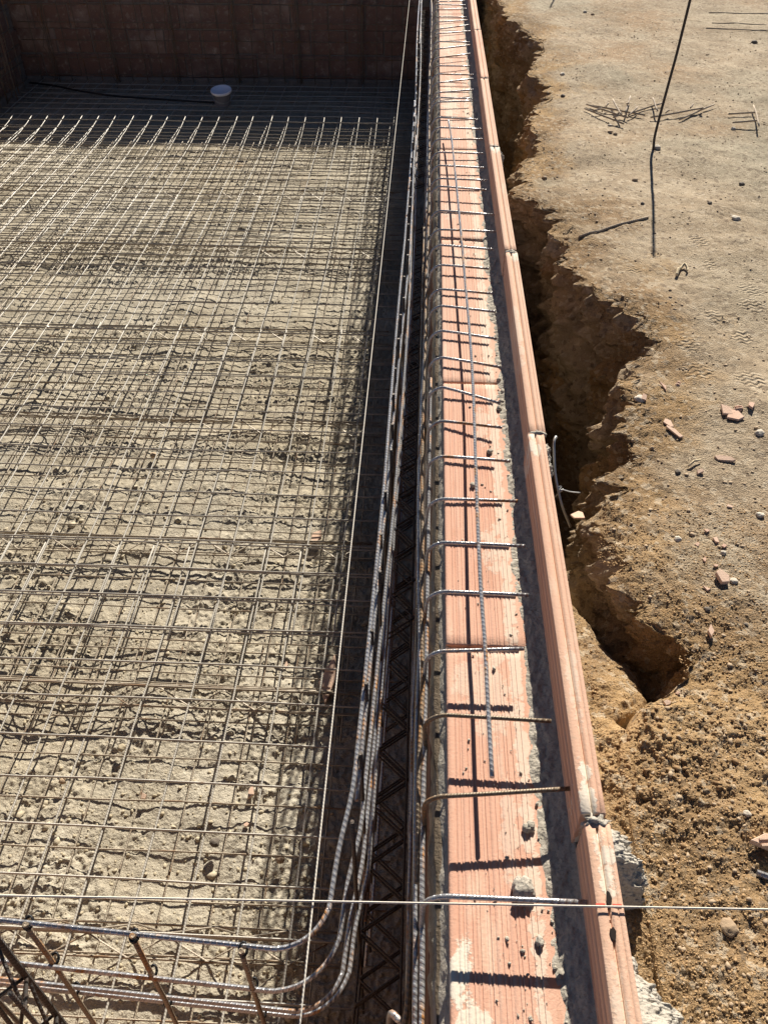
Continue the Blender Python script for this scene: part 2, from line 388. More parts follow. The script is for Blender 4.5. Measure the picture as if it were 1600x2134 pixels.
# ------------------------------------------------------------------ yard ground with the trench beside the long wall
RIM = [(1030, -60), (1036, 0), (1050, 30), (1080, 60), (1120, 88), (1112, 125), (1092, 148), (1122, 172), (1140, 188), (1108, 222), (1094, 245), (1112, 285), (1098, 325),
       (1070, 362), (1066, 405), (1105, 435), (1146, 445), (1160, 500), (1176, 550), (1218, 600), (1268, 631), (1313, 656), (1342, 718), (1311, 746),
       (1290, 770), (1272, 811), (1325, 840), (1308, 862), (1300, 894), (1292, 950), (1266, 976), (1277, 1002), (1259, 1055), (1240, 1095), (1243, 1160),
       (1300, 1222), (1345, 1290), (1415, 1335), (1412, 1365), (1425, 1408), (1400, 1440), (1340, 1475), (1320, 1560), (1330, 1800)]
rp = np.array([at(*q)[:2] for q in RIM]); rp = rp[np.argsort(rp[:, 1])]
KY = [.25, .80, .93, 1.02, 1.15, 1.40, 1.6, 2.0, 3.0, 3.7, 4.0, 4.6, 5.0, 6, 12]
KW = [-.012, -.012, -.016, -.04, -.07, -.10, -.34, -.78, -.92, -.75, -.22, -.26, -.75, -.9, -.9]
KB = [-.006, -.006, -.016, -.15, -.32, -.48, -.64, -.86, -.95, -.90, -.80, -.75, -.85, -.95, -.95]
def build_ground():
    rows = []; y = .22
    while y < 10.6:
        d = math.hypot(y, 1.4); rows.append(y); y += .0026 * (d / 1.45) ** 1.75
    yy = np.array(rows); nr = len(yy); na, nb, ng = 46, 120, 400
    xr = np.interp(yy, rp[:, 1], rp[:, 0]); 
    xr = xr + .018 * fbm(np.stack([yy, yy * 0, yy * 0], -1), 5, 4, .6, 2) * sstep(yy, .9, 1.4)
    zw = np.interp(yy, KY, KW); zb = np.interp(yy, KY, KB)
    deep = sstep(-zb, .06, .45)
    und = deep * sstep(yy, 1.45, 1.9)
    xb = np.maximum(xr - (.035 + .03 * deep) + .075 * und + .0 * yy, XRO + .07)
    bl = np.array([at(px, py, -.16)[:2] for px, py in [(1222, 1120), (1228, 1165), (1262, 1228), (1280, 1306), (1288, 1353), (1322, 1372), (1362, 1400), (1402, 1432)]]); bl = bl[np.argsort(bl[:, 1])]
    xbl = np.interp(yy, bl[:, 1], bl[:, 0]) + .010 * fbm(np.stack([yy, yy * 0 + 3, yy * 0], -1), 14, 3, .6, 2)
    wb = sstep(yy, .84, .92) * (1 - sstep(yy, 1.36, 1.52))
    xb = xb * (1 - wb) + np.minimum(xbl, xr - .02) * wb
    xr = np.maximum(xr, xb + .012 - .075 * und)
    cols = []
    for t in np.linspace(0, 1, na, endpoint=False):
        s = t ** 1.0; cols.append((XRO - .03 + (xb - XRO + .03) * s, zw + (zb - zw) * (s ** (1.6 + 5 * wb)), 1 - deep * .25))
    for t in np.linspace(0, 1, nb, endpoint=False):
        # cliff: nearly upright, slightly undercut below the lip, rounded at the top
        px = xb + (xr - xb) * (t ** (2.2 + 1.3 * und)) ; pz = zb + (0 - zb) * (1 - (1 - t) ** 1.25)
        cols.append((px, pz, np.full(nr, 1.0)))
    g = np.linspace(0, 1, ng); gx = 3.4 * (g * .42 + .58 * g ** 2.1)
    for t in gx: cols.append((xr + t, np.zeros(nr), np.full(nr, 1.0)))
    X = np.stack([c[0] for c in cols], 1); Z = np.stack([c[1] for c in cols], 1); Y = np.repeat(yy[:, None], X.shape[1], 1)
    nc = X.shape[1]
    p = np.stack([X.ravel(), Y.ravel(), Z.ravel()], -1)
    ci = np.tile(np.arange(nc), nr)
    isg = ci >= na + nb; isc = (ci >= na) & (ci < na + nb); tc = np.clip((ci - na) / nb, 0, 1)
    dist = np.where(isg, p[:, 0] - np.repeat(xr, nc), 0)
    n_ = fbm(p, 3, 3, .6, 77)
    near = sstep(-p[:, 1], -1.55, -.75)                                  # loose soil close by
    soil = np.clip(np.maximum(near * sstep(-dist, -.75, -.1), np.where(isg, .80 - dist * 1.5 + .5 * n_, 1.0)), 0, 1)
    soil = np.where(isc, soil + (np.clip(.42 + 1.1 * n_, 0, 1) - soil) * np.repeat(deep, nc), soil)
    soil = np.clip(soil + .35 * sstep(-p[:, 1], -1.3, -.4), 0, 1)
    loose = np.clip(near * (1 - .5 * sstep(dist, .25, .6)) + np.where(isg, .55 * sstep(-dist + .12 * n_, -.34, -.02), .8), 0, 1)
    n1 = fbm(p, 2.2, 3, .5, 4); n2 = fbm(p, 9, 4, .58, 8); n3 = fbm(p, 34, 4, .62, 12)
    cr = fbm(p, 5.5, 3, .55, 21, ridge=True)
    lump = np.maximum(fbm(p, 26, 3, .6, 40), -.12)
    h = np.where(isg, .022 * n1 + .012 * n2 * (.5 + .5 * loose) + .006 * n3 * (.35 + .6 * loose), 0)
    clm = np.exp(-((p[:, 1] - .86) / .16) ** 2 - ((p[:, 0] - .47) / .14) ** 2)
    h += np.where(isg | ~isc, loose * (.0015 + .012 * clm) * lump + loose * (.0015 + .009 * clm) * np.maximum(fbm(p, 60, 2, .6, 60), -.15) + (.0015 + .0045 * loose) * np.maximum(fbm(p, 130, 2, .6, 33), -.1), 0)
    h += np.where(~isg & ~isc, .02 * n2, 0)
    h -= np.where(isg, .010 * np.exp(-dist / .03) * np.repeat(deep, nc), 0)
    p[:, 2] += h
    # cliff relief, pushed across the face
    k = np.where(isc, sstep(tc, 0, .35), np.where(isg, np.exp(-dist / .05), 0)) * np.repeat(deep, nc)
    p[:, 0] += k * (.06 * fbm(p, 4.5, 3, .55, 70) + .045 * n2 + .024 * n3 + .09 * (cr - .25) + .05 * fbm(p * np.array([1, 1, .25]), 16, 4, .65, 55))
    p[:, 1] += k * (.040 * fbm(p, 6, 3, .5, 90) + .012 * fbm(p, 30, 3, .6, 93))
    p[:, 2] += np.where(isc, sstep(tc, .3, 1) * h + k * .010 * n3 - .010 * tc * np.repeat(deep, nc), k * .010 * n3 * isg)
    p[:, 0] = np.where(isg | (p[:, 0] > XRO - .035), p[:, 0], XRO - .035)
    me = mesh('ground', p, grid_faces(nr, nc), M_GROUND)
    a = me.attributes.new('soil', 'FLOAT', 'POINT'); a.data.foreach_set('value', soil.astype(np.float32))
    o = link('ground', me); tag(o, kind='structure')
    return yy, X, p[:, 2].reshape(nr, nc), xr
GY, GX, GZ, GR = build_ground()
def gz(x, y):
    i = int(np.clip(np.searchsorted(GY, y), 0, len(GY) - 1)); j = int(np.clip(np.searchsorted(GX[i], x), 0, GX.shape[1] - 1))
    return float(GZ[i, j])
def gp(px, py):
    q = at(px, py); q = at(px, py, gz(q[0], q[1])); return np.array([q[0], q[1], gz(q[0], q[1])])

def sheet(x0, x1, y0, y1, z):
    nx = max(2, int((x1 - x0) / .5)); ny = max(2, int((y1 - y0) / .5)); nx = min(nx, 60); ny = min(ny, 60)
    X, Y = np.meshgrid(np.linspace(x0, x1, nx), np.linspace(y0, y1, ny))
    p = np.stack([X.ravel(), Y.ravel(), np.full(X.size, z)], -1)
    tag(link('ground', mesh('ground', p, grid_faces(ny, nx), M_GROUND)), kind='structure')
sheet(3.3, 90, -60, 140, -.02)
sheet(-90, -4.2, -60, 140, -.02)
sheet(-4.2, .36, 9.14, 140, -.028)
sheet(.30, 3.3, 10.45, 140, -.024)
sheet(-4.2, 3.3, -60, .06, -.024)
sheet(.34, 3.3, .06, .26, -.05)

# ------------------------------------------------------------------ the long wall: ledge bricks, rim bricks, mortar
def rough_box(name, x0, x1, y0, y1, z0, z1, m, parent, amp=.004, ny=200):
    """a mortar body: its top and pool-side face are one rough sheet, closed at the back"""
    prof = [(x0, z0)] + [(x0, z0 + (z1 - z0) * t) for t in np.linspace(.3, 1, 14)] + [(x0 + (x1 - x0) * t, z1) for t in np.linspace(.06, 1, 10)] + [(x1, z0)]
    yy = np.linspace(y0, y1, ny); P = np.array([[(a, y, b) for a, b in prof] for y in yy]); nr, nc = P.shape[:2]
    p = P.reshape(-1, 3); n = amp * (1.5 * fbm(p, 9, 4, .6, 3) + fbm(p, 40, 3, .6, 8))
    p[:, 0] -= np.where(p[:, 0] < x1 - .005, n, 0); p[:, 2] += np.where(p[:, 2] > z0 + .1, n, 0)
    return link(name, mesh(name, p, grid_faces(nr, nc)[:, ::-1], m), parent)
te = link('ground', box_mesh('ground', 1.6, .5, 1.4, M_GROUND, .05, .06, 2)); te.location = (.75, 10.42, -.76); tag(te, kind='structure')
lw = thing('brick_wall', 'long hollow brick pool wall with pink grooved ledge and thin raised rim', 'wall')
rough_box('mortar_core', XF, XRO - .004, .06, 10.2, -1.3, -.034, M_COREMORTAR, lw, .004, 500)

def ledge_mesh(L, x1):
    g = random.Random(5); pr = [(XL, -.036), (XL, -.003), (XL + .003, 0)]
    x = XL + .013
    xs = [.094, .101, .108, .116, .124, .131, .139, .147, .155, .163, .171, .178, .186, .194, .203, .212, .221]
    for q in xs:
        q += g.uniform(-.0015, .0015); wd = g.choice([.0009, .0012, .0017]); dp = g.choice([.0009, .0013, .0018])
        pr += [(q - wd, 0), (q - wd * .5, -dp), (q + wd * .5, -dp), (q + wd, 0)]
        if g.random() < .5: pr += [(q + wd + .0004, .0006), (q + wd + .0022, .0006), (q + wd + .0026, 0)]
    pr += [(x1, 0), (x1, -.036)]
    ny = 14; yy = np.concatenate([[0, .0025], np.linspace(.03, L - .03, ny - 4), [L - .0025, L]])
    V = []; U = []
    for i, y in enumerate(yy):
        e = -.002 if i in (0, ny - 1) else 0
        for a, b in pr: V.append((a, y, b + e * (b > -.02))); U.append((a, y))
    nc = len(pr); F = grid_faces(ny, nc)[:, ::-1]
    V = np.array(V)
    # end faces
    me = mesh('brick', V, F, M_LEDGE, uv=np.array(U), smooth=False)
    bm = bmesh.new(); bm.from_mesh(me); bm.verts.ensure_lookup_table()
    for r0 in (0, (ny - 1) * nc):
        vs = [bm.verts[r0 + i] for i in range(nc)]
        bm.faces.new(vs if r0 == 0 else vs[::-1])
    bmesh.ops.recalc_face_normals(bm, faces=bm.faces); bm.to_mesh(me); bm.free()
    return me
lm = ledge_mesh(.992, .262)
y = 1.118 - 2.0; k = 0
while y < 8.9:
    o = link('ledge_brick', lm, lw); o.location = (rng.normal() * .0012, y + rng.normal() * .002, rng.normal() * .0007)
    o.rotation_euler = (rng.normal() * .0008, rng.normal() * .003, rng.normal() * .001)
    y += 1.0; k += 1

def rim_mesh(L, holes=False):
    zt = .12; zb = -.13
    pr = [(XRI, zb)]
    for q in np.arange(-.02, .11, .026): pr += [(XRI, q - .002), (XRI + .0022, q), (XRI + .0022, q + .004), (XRI, q + .006)]
    pr += [(XRI, zt - .0018), (XRI + .0012, zt), (XRI + .010, zt + .0003), (XRI + .0160, zt), (XRI + .0172, zt - .0055), (XRI + .0205, zt - .0055), (XRI + .0215, zt + .0008), (XRI + .031, zt), (XRI + .0315, zt - .001), (XRI + .0322, zt - .001), (XRI + .0328, zt), (XRO - .0012, zt), (XRO, zt - .0018), (XRO, zb)]
    yy = np.concatenate([[0, .003], np.linspace(.04, L - .04, 8), [L - .003, L]]); ny = len(yy); nc = len(pr)
    V = np.array([[(a, y, b - (.0025 if i in (0, ny - 1) and b > .1 else 0)) for a, b in pr] for i, y in enumerate(yy)]).reshape(-1, 3)
    me = mesh('rim_brick', V, grid_faces(ny, nc)[:, ::-1], M_RIM, smooth=False)
    bm = bmesh.new(); bm.from_mesh(me); bm.verts.ensure_lookup_table()
    for r0 in (0, (ny - 1) * nc):
        vs = [bm.verts[r0 + i] for i in range(nc)]; bm.faces.new(vs if r0 == 0 else vs[::-1])
    bmesh.ops.recalc_face_normals(bm, faces=bm.faces); bm.to_mesh(me); bm.free()
    return me
rm = rim_mesh(1.032)
RJ = [-.372, .672, 1.716, 2.758, 3.80, 4.84, 5.88, 6.92, 7.96, 9.0]
RDX = [.002, -.003, .001, .0, -.002, .001, 0, .002, 0, 0]
for k in range(len(RJ) - 1):
    o = link('rim_brick', rm, lw); o.location = (RDX[k], RJ[k] + .006, [0, .004, -.004, .003, -.002, .002, 0, 0, 0, 0][k])
    o.rotation_euler = ([0, -.004, .003, -.002, .002, 0, 0, 0, 0, 0][k], 0, [0, .002, -.002, .001, 0, 0, 0, 0, 0, 0][k])
    if k == 0: near_rim = o
    jy = RJ[k + 1]
    if jy < 8:
        blob('mortar_lump', (XRI + .021, jy - .002, .112), (.021, .007 + .006 * (k in (0, 2, 3)), .012), M_PALEMORTAR, lw, 3, .7, 2.2, k + 1)
# flat dark discs painting the shade of two holes, and a red mark, on the near rim brick
M_HOLESHADE = NT('hole_shade').done((.015, .01, .008), .95); M_REDMARK = NT('red_chalk').done((.52, .10, .07), .9)
def ragged_disc(name, c, rx, ry, m, parent, seed):
    g = random.Random(seed); n = 14
    v = [(0, 0, 0)] + [(rx * math.cos(t) * g.uniform(.75, 1.15), ry * math.sin(t) * g.uniform(.75, 1.15), 0) for t in np.linspace(0, 2 * math.pi, n, endpoint=False)]
    o = link(name, mesh(name, np.array(v), np.array([[0, 1 + i, 1 + (i + 1) % n] for i in range(n)]), m, smooth=False), parent); o.location = c; return o
for q, (px, py, rx, ry) in enumerate([(1268, 1872, .0042, .012), (1277, 1946, .0052, .010)]):
    p = at(px, py, .1218)
    h = ragged_disc('hole_shade_disc', (p[0], p[1], .1222), rx, ry, M_HOLESHADE, lw, q)
for a, b in ((XRI + .001, XRI + .015), (XRI + .026, XRO - .001)):
    mk = link('red_mark', mesh('red_mark', np.array([(a, .5335, .1222), (b, .5335, .1222), (b, .537, .1222), (a, .5365, .1222)]), np.array([[0, 1, 2, 3]]), M_REDMARK, smooth=False), lw)

# mortar bed between ledge and rim: rough sloping strip
def mortar_bed():
    yy = np.linspace(.2, 9.6, 1500) if False else np.concatenate([np.linspace(.2, 3, 700), np.linspace(3.01, 9.6, 500)])
    t = np.linspace(0, 1, 26); P = np.zeros((len(yy), 26, 3))
    e = .028 * fbm(np.stack([yy, yy * 0, yy * 0], -1), 4, 4, .6, 5)
    x0 = .240 + e * .8
    P[:, :, 0] = x0[:, None] + (XRI + .004 - x0[:, None]) * t[None]; P[:, :, 1] = yy[:, None]
    P[:, :, 2] = -.003 + .028 * t[None] ** 1.6
    p = P.reshape(-1, 3); edge = np.tile(np.sin(np.pi * np.clip(t * 1.1 + .02, 0, 1)) ** .5, len(yy))
    p[:, 2] += edge * (.008 * fbm(p, 14, 4, .65, 7) + .006 * fbm(p, 55, 3, .65, 9) + .003)
    tag(link('mortar_bed', mesh('mortar_bed', p, grid_faces(len(yy), 26), M_MORTAR), lw))
mortar_bed()
# squeezed mortar on the pool side below the ledge
def smear():
    yy = np.linspace(.3, 9.4, 1000); t = np.linspace(0, 1, 18); P = np.zeros((1000, 18, 3))
    e = fbm(np.stack([yy, yy * 0, yy * 0], -1), 5, 4, .6, 15)
    prof_x = XL + .004 - (XL - XF + .012 + .008 * e[:, None]) * np.sin(np.pi * .5 * np.clip(t * 2.2, 0, 1))[None] + .02 * np.clip(t - .6, 0, 1)[None]
    P[:, :, 0] = prof_x; P[:, :, 1] = yy[:, None]; P[:, :, 2] = -.008 - .16 * t[None] - .01 * e[:, None]
    p = P.reshape(-1, 3); p[:, 0] -= .006 * fbm(p, 22, 4, .65, 3); p[:, 2] += .004 * fbm(p, 40, 3, .6, 6)
    link('mortar_smear', mesh('mortar_smear', p, grid_faces(1000, 18), M_MORTAR), lw)
smear()
# brick courses of the pool-side face
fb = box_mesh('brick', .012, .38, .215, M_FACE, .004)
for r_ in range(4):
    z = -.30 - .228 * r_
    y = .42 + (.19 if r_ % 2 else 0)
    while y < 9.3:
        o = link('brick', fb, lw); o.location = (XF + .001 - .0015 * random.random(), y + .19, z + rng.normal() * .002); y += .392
# concrete lumps outside the rim
def squeeze(y0, y1, w, zt, zb, seed, ny=150, nx=44):
    yy = np.linspace(y0, y1, ny); t = np.linspace(0, 1, nx); n = fbm(np.stack([yy, yy * 0 + seed, yy * 0], -1), 16, 4, .6)
    env = np.sin(np.pi * np.linspace(0, 1, ny)) ** .45; env = env if seed != 2 else np.clip((.525 - yy) / .16, 0, 1) ** .6; wd = w * env * (1 + .8 * n) + .002
    P = np.zeros((ny, nx, 3)); P[:, :, 1] = yy[:, None]; P[:, :, 0] = XRO - .003 + wd[:, None] * (np.sin(t * 1.57)[None] ** .9)
    P[:, :, 2] = (zb + (zt * env - zb)[:, None] * np.cos(t * 1.57)[None] ** 1.3)
    p = P.reshape(-1, 3); e = np.tile(np.sin(np.pi * np.clip(t, 0, 1)) ** .5, ny) * np.repeat(env, nx)
    q = np.maximum(fbm(p, 42, 3, .65, seed), -.15) * .013 + np.maximum(fbm(p, 110, 3, .6, seed + 5), -.2) * .008
    p[:, 0] += e * q; p[:, 2] += e * q
    return link('mortar_lump', mesh('mortar_lump', p, grid_faces(ny, nx), M_PALEMORTAR), lw)
squeeze(.575, .695, .078, .118, -.02, 1)
squeeze(.24, .525, .115, .100, -.02, 2, 260)
squeeze(1.60, 1.74, .020, .105, .02, 3)
squeeze(3.72, 3.86, .018, .105, .02, 4)
# dropped mortar on the ledge
def crumbs(name, n, fn, m, smin, smax, parent=None, ratio=.7, kind='stuff'):
    bm = bmesh.new(); bmesh.ops.create_icosphere(bm, subdivisions=1, radius=1)
    v0 = np.array([x.co[:] for x in bm.verts]); f0 = np.array([[q.index for q in x.verts] for x in bm.faces]); bm.free()
    Vs, Fs = [], []; nv = len(v0); k = 0
    for i in range(n):
        q = fn(i)
        if q is None: continue
        s = smin * (smax / smin) ** (rng.random() ** 2.2)
        v = v0 * (1 + .28 * rng.normal(size=(nv, 1))) * np.array([s * rng.uniform(.7, 1.3), s * rng.uniform(.7, 1.3), s * rng.uniform(.45, .9) * ratio / .7])
        a = rng.random() * 6.28; c_, s_ = math.cos(a), math.sin(a)
        v[:, :2] = np.stack([v[:, 0] * c_ - v[:, 1] * s_, v[:, 0] * s_ + v[:, 1] * c_], -1)
        Vs.append(v + np.array(q) + np.array([0, 0, s * .25])); Fs.append(f0 + k * nv); k += 1
    o = link(name, mesh(name, np.vstack(Vs), np.vstack(Fs), m, smooth=False), parent); o['kind'] = kind; return o
def on_ledge(i):
    y = .38 + 5.5 * rng.random() ** 1.8; x = .085 + .175 * rng.random() ** .45
    return (x, y, .0)
c_ = crumbs('mortar_crumbs', 330, on_ledge, M_MORTAR, .0009, .0050, lw)
cl_pts = [(1052, 800), (1048, 815), (1060, 830), (1040, 790), (985, 1010), (1040, 850), (1020, 940), (1045, 835), (1098, 1725), (1105, 1720)]
for q, (px, py) in enumerate(cl_pts):
    p = at(px, py, .005); blob('mortar_lump', (p[0], p[1], .004), (.008, .009, .006), M_MORTAR, lw, 2, .6, 2, 50 + q)
for q, (px, py, s, m) in enumerate([(1090, 1852, .019, M_PALEMORTAR), (1125, 1958, .007, M_PALEMORTAR), (1108, 1660 + 62, .006, M_MORTAR)]):
    p = at(px, py, .01); lp = blob('mortar_lump', (p[0], p[1], s * .45), (s, s * 1.15, s * .75), m, None, 3, .6, 1.8, 70 + q)
    tag(lp, ['pale lump of dry mortar lying on the ledge just beyond the cross string', 'small pale mortar lump on the ledge just before the cross string', 'small dark mortar bit on the ledge beside the rim, beyond the cross string'][q], 'mortar lump', 'loose mortar lumps on the ledge')

# ------------------------------------------------------------------ far, left and near walls
def brick_wall(label, origin, ang, length, z0, z1, rim=False, footing=.0):
    t = thing('brick_wall', label, 'wall', None, (origin[0], origin[1], 0)); t.rotation_euler = (0, 0, ang)
    def part(nm, me, x, y, z): o = link(nm, me, t); o.location = (x, y, z); return o
    part('mortar_core', box_mesh('mortar_core', length, .26, z1 - z0 - .04, M_WALLMORTAR, .01), length / 2, .138, (z0 + z1 - .04) / 2)
    if footing: part('footing', box_mesh('footing', length, .05, footing, M_WALLMORTAR, .02, .012, 3), length / 2, -.012, z0 + footing / 2)
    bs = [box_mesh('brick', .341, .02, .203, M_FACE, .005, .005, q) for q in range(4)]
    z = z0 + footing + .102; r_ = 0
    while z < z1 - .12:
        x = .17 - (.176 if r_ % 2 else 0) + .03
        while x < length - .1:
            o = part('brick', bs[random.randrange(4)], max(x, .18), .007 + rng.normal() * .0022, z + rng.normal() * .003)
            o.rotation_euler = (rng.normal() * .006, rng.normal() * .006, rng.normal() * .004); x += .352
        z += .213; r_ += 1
    x = .5; lb_ = box_mesh('ledge_brick', .99, .215, .034, M_LEDGE, .003); rb_ = box_mesh('rim_brick', 1.02, .041, .14, M_RIM, .003)
    while x < length + .4:
        part('ledge_brick', lb_, x, .1275, z1 - .018)
        if rim: part('rim_brick', rb_, x + rng.normal() * .01, .235, z1 + .06 + rng.normal() * .012)
        x += 1.0 if not rim else 1.04
    return t
fang = 0.012
FY_ = lambda x: 8.88 + math.tan(fang) * x
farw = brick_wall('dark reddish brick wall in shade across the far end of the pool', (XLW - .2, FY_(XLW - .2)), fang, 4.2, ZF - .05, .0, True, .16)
M_BLACK = NT('opening_shade').done((.008, .008, .008), .7)  # solid black boxes: the shade inside the skimmer recesses, painted as colour
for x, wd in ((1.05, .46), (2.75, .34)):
    sk = link('skimmer_shade_box', box_mesh('skimmer_shade_box', wd, .03, .16, M_BLACK, .006), farw); sk.location = (x, -.004, -.20)
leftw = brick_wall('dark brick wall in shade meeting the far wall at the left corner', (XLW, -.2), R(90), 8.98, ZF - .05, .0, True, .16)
nearw = brick_wall('low brick wall closing the near end of the pool', (XF - .01, YN), R(180), 4.1, ZF - .05, -.02)
# ------------------------------------------------------------------ floor mats
def mat(label, x0, x1, y0, y1, z, rl, rt, sp, m, rot=0.0, xoff=0.0, yoff=0.0, lift_end=0.0, wav=.004):
    t = thing('rebar_mat', label, 'rebar mat', 'welded rebar mats on the pool floor')
    cx, cy = (x0 + x1) / 2, (y0 + y1) / 2
    def rt_(p):
        p = np.array(p, float); a = rot; q = p.copy()
        q[:, 0] = cx + (p[:, 0] - cx) * math.cos(a) - (p[:, 1] - cy) * math.sin(a)
        q[:, 1] = cy + (p[:, 0] - cx) * math.sin(a) + (p[:, 1] - cy) * math.cos(a); return q
    def wave(p):
        pp = p.copy(); pp[:, 2] = z * 3
        p[:, 2] += 1.6 * wav * fbm(pp, 1.3, 2, .5, z * 10) * 2; return p
    x = x1 - xoff
    while x > x0:
        e0, e1 = rng.uniform(-.01, .03, 2)
        p = seg((x + rng.normal() * .003, y0 + e0, z), (x + rng.normal() * .006, y1 + e1, z), 16, .0012)
        if lift_end: p[:, 2] += lift_end * np.clip((p[:, 1] - y1 + .5) / .5, 0, 1) ** 2
        tube('rebar', wave(rt_(p)), rl, m, t); x -= sp
    y = y0 + yoff + .05
    while y < y1:
        p = seg((x0, y + rng.normal() * .004, z + rl + rt - .001), (x1 + rng.uniform(-.03, .06), y + rng.normal() * .004, z + rl + rt - .001), 18, .0014)
        if lift_end: p[:, 2] += lift_end * np.clip((y - y1 + .5) / .5, 0, 1) ** 2
        tube('rebar', wave(rt_(p)), rt, m, t); y += sp
    return t
ZU, ZL = -.975, -1.045
MX0 = -3.82
ups = [('upper steel mesh mat nearest the camera, lapping the next mat at the paired bars', .45, 2.36), ('upper steel mesh mat second from the camera, with paired bars along its near edge', 1.86, 4.05),
       ('upper steel mesh mat third from the camera, in the sunlit middle of the floor', 3.5, 5.95), ('upper steel mesh mat in the last sunlit stretch, bar ends lit along the shadow edge', 5.1, 7.52),
       ('upper steel mesh mat lying wholly in the shade of the far wall', 6.9, 8.75)]
for k, (lb, a, b) in enumerate(ups):
    mat(lb, MX0, -.10, a, b, ZU + (.010 if k % 2 else 0), .0033, .0033, .15, M_MAT, R([-.25, .15, -.1, .2, 0][k]), [.0 + .03, .012, .02, .0, .04][k] + .16, [.06, .0, .05, .02, 0][k], .05 if k == 3 else 0, .004)
los = [('lower steel mesh mat nearest the camera, close to the earth', .45, 2.0), ('lower steel mesh mat second from the camera, under the paired bars', 1.5, 3.7),
       ('lower steel mesh mat third from the camera, close to the earth', 2.9, 5.4), ('lower steel mesh mat fourth from the camera, before the shadow edge', 4.7, 7.2),
       ('lower steel mesh mat deep in the shade by the far wall', 6.3, 8.8)]
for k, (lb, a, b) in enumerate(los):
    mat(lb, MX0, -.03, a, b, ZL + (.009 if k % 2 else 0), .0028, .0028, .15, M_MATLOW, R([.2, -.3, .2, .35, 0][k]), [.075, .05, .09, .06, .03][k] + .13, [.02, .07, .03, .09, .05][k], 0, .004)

# lattice girders that hold the upper mats apart from the lower ones
def lattice(label, y, x0, x1, z0, z1, pitch=.20, ang=0.0, dy=.045):
    t = thing('lattice_girder', label, 'lattice girder', 'lattice girders lying across the pool floor')
    f = lambda p: np.stack([p[:, 0], y + (p[:, 1]) + (p[:, 0] - x1) * math.tan(ang), p[:, 2]], -1)
    tube('top_chord', f(seg((x0, 0, z1), (x1, 0, z1), 12, .001)), .0040, M_MATLOW, t)
    for s in (-1, 1):
        tube('bottom_chord', f(seg((x0, s * dy, z0), (x1, s * dy, z0), 12, .001)), .0032, M_MATLOW, t)
        n = int((x1 - x0) / (pitch / 2)); xs = x0 + np.arange(n + 1) * pitch / 2
        z = np.array([(xs[i], s * dy * (i % 2 == 0) + s * .004 * (i % 2), z1 if i % 2 else z0) for i in range(n + 1)])
        zz = []
        for i in range(n): zz += [z[i] + (z[i + 1] - z[i]) * .03, z[i] + (z[i + 1] - z[i]) * .97]
        tube('zigzag_wire', f(np.array(zz)), .0026, M_MATLOW, t, 5)
    return t
for k, (py, lb) in enumerate([(1960, 'lattice girder nearest the camera under the front corner bars'), (1445, 'lattice girder across the floor just before the leaning brick piece'), (1130, 'lattice girder just beyond the paired bars in the sun'),
                              (880, 'lattice girder across the darker earth band of the floor'), (690, 'lattice girder across the middle of the sunlit floor'),
                              (520, 'lattice girder two bays before the far shadow edge'), (400, 'lattice girder one bay before the far shadow edge')]):
    yv = at(500, py, -1.0)[1]
    lattice(lb, yv, MX0, -.16, ZL + .012, ZU - .006, .22, R(.2 * (-1) ** k))

# ------------------------------------------------------------------ mesh standing along the long wall
HK = [(1222, 1881), (1192, 1643), (1148, 1503), (1090, 1352), (1101, 1240), (1093, 1138), (1078, 1044), (1063, 961), (1046, 891), (1040, 840), (1042, 765), (1035, 706), (1032, 650),
      (1026, 612), (1019, 560), (1028, 520), (1033, 483), (1030, 448), (1012, 396), (1014, 376), (1009, 350), (1007, 320), (1005, 290), (1003, 269), (995, 249), (985, 210), (986, 206),
      (985, 187), (985, 164), (985, 156), (980, 138), (979, 112), (979, 94), (978, 88), (978, 65), (976, 52), (974, 42), (972, 36), (971, 18), (970, 11), (969, 2), (968, -6)]
HL = [1868, 1660, 1492, 1355, 1236, 1132, 1040, 957, 880, 810, 752, 693, 640, 604, 554, 514, 478, 441, 392, 372, 348, 319, 291, 268, 246, 213, 204, 192, 174, 157, 137, 120, 102, 88, 72, 59, 47, 35, 23, 11, 3, -4]
XO = .037
om = thing('wall_rebar_mesh', 'rebar mesh tied against the long wall with top hooks bent over the brick ledge', 'rebar mesh')
ZH = .064
for k, ((px, py), ly) in enumerate(zip(HK, HL)):
    tip = at(px, py, ZH); st = at(905, ly, ZH - .004)
    y0 = st[1]; dz = rng.normal() * .004
    pts = [(XO, y0, -1.0), (XO, y0, -.5), (XO + rng.normal() * .003, y0 + rng.normal() * .004, -.06)]
    r_ = .045; c0 = (XO + r_, y0, ZH - r_ + dz)
    for a in np.linspace(180, 92, 8): pts.append((c0[0] + r_ * math.cos(R(a)), y0, c0[2] + r_ * math.sin(R(a))))
    e = np.array(tip); s = np.array([XO + r_ + .004, y0, ZH + dz])
    for t in np.linspace(.25, 1, 4): pts.append(tuple(s + (e - s) * t))
    tube('hook_bar', np.array(pts), .0042 if k > 0 else .0046, M_BAR if k not in (1, 2) else M_RUST, om, 8)
for k, z in enumerate([-.035, -.06, -.2, -.35, -.5, -.65, -.8, -.95]):
    p = [(XO - .010 - .004 * (k % 2) + rng.normal() * .002 + (.004 * math.sin(y * 2.1 + k)), y, z + .006 * math.sin(y * 1.3 + k * 2)) for y in np.linspace(.30 if k else .62, 8.78, 40)]
    tube('long_bar', np.array(p), .0046, M_RUST if k in (0, 2) else M_BAR, om, 8)
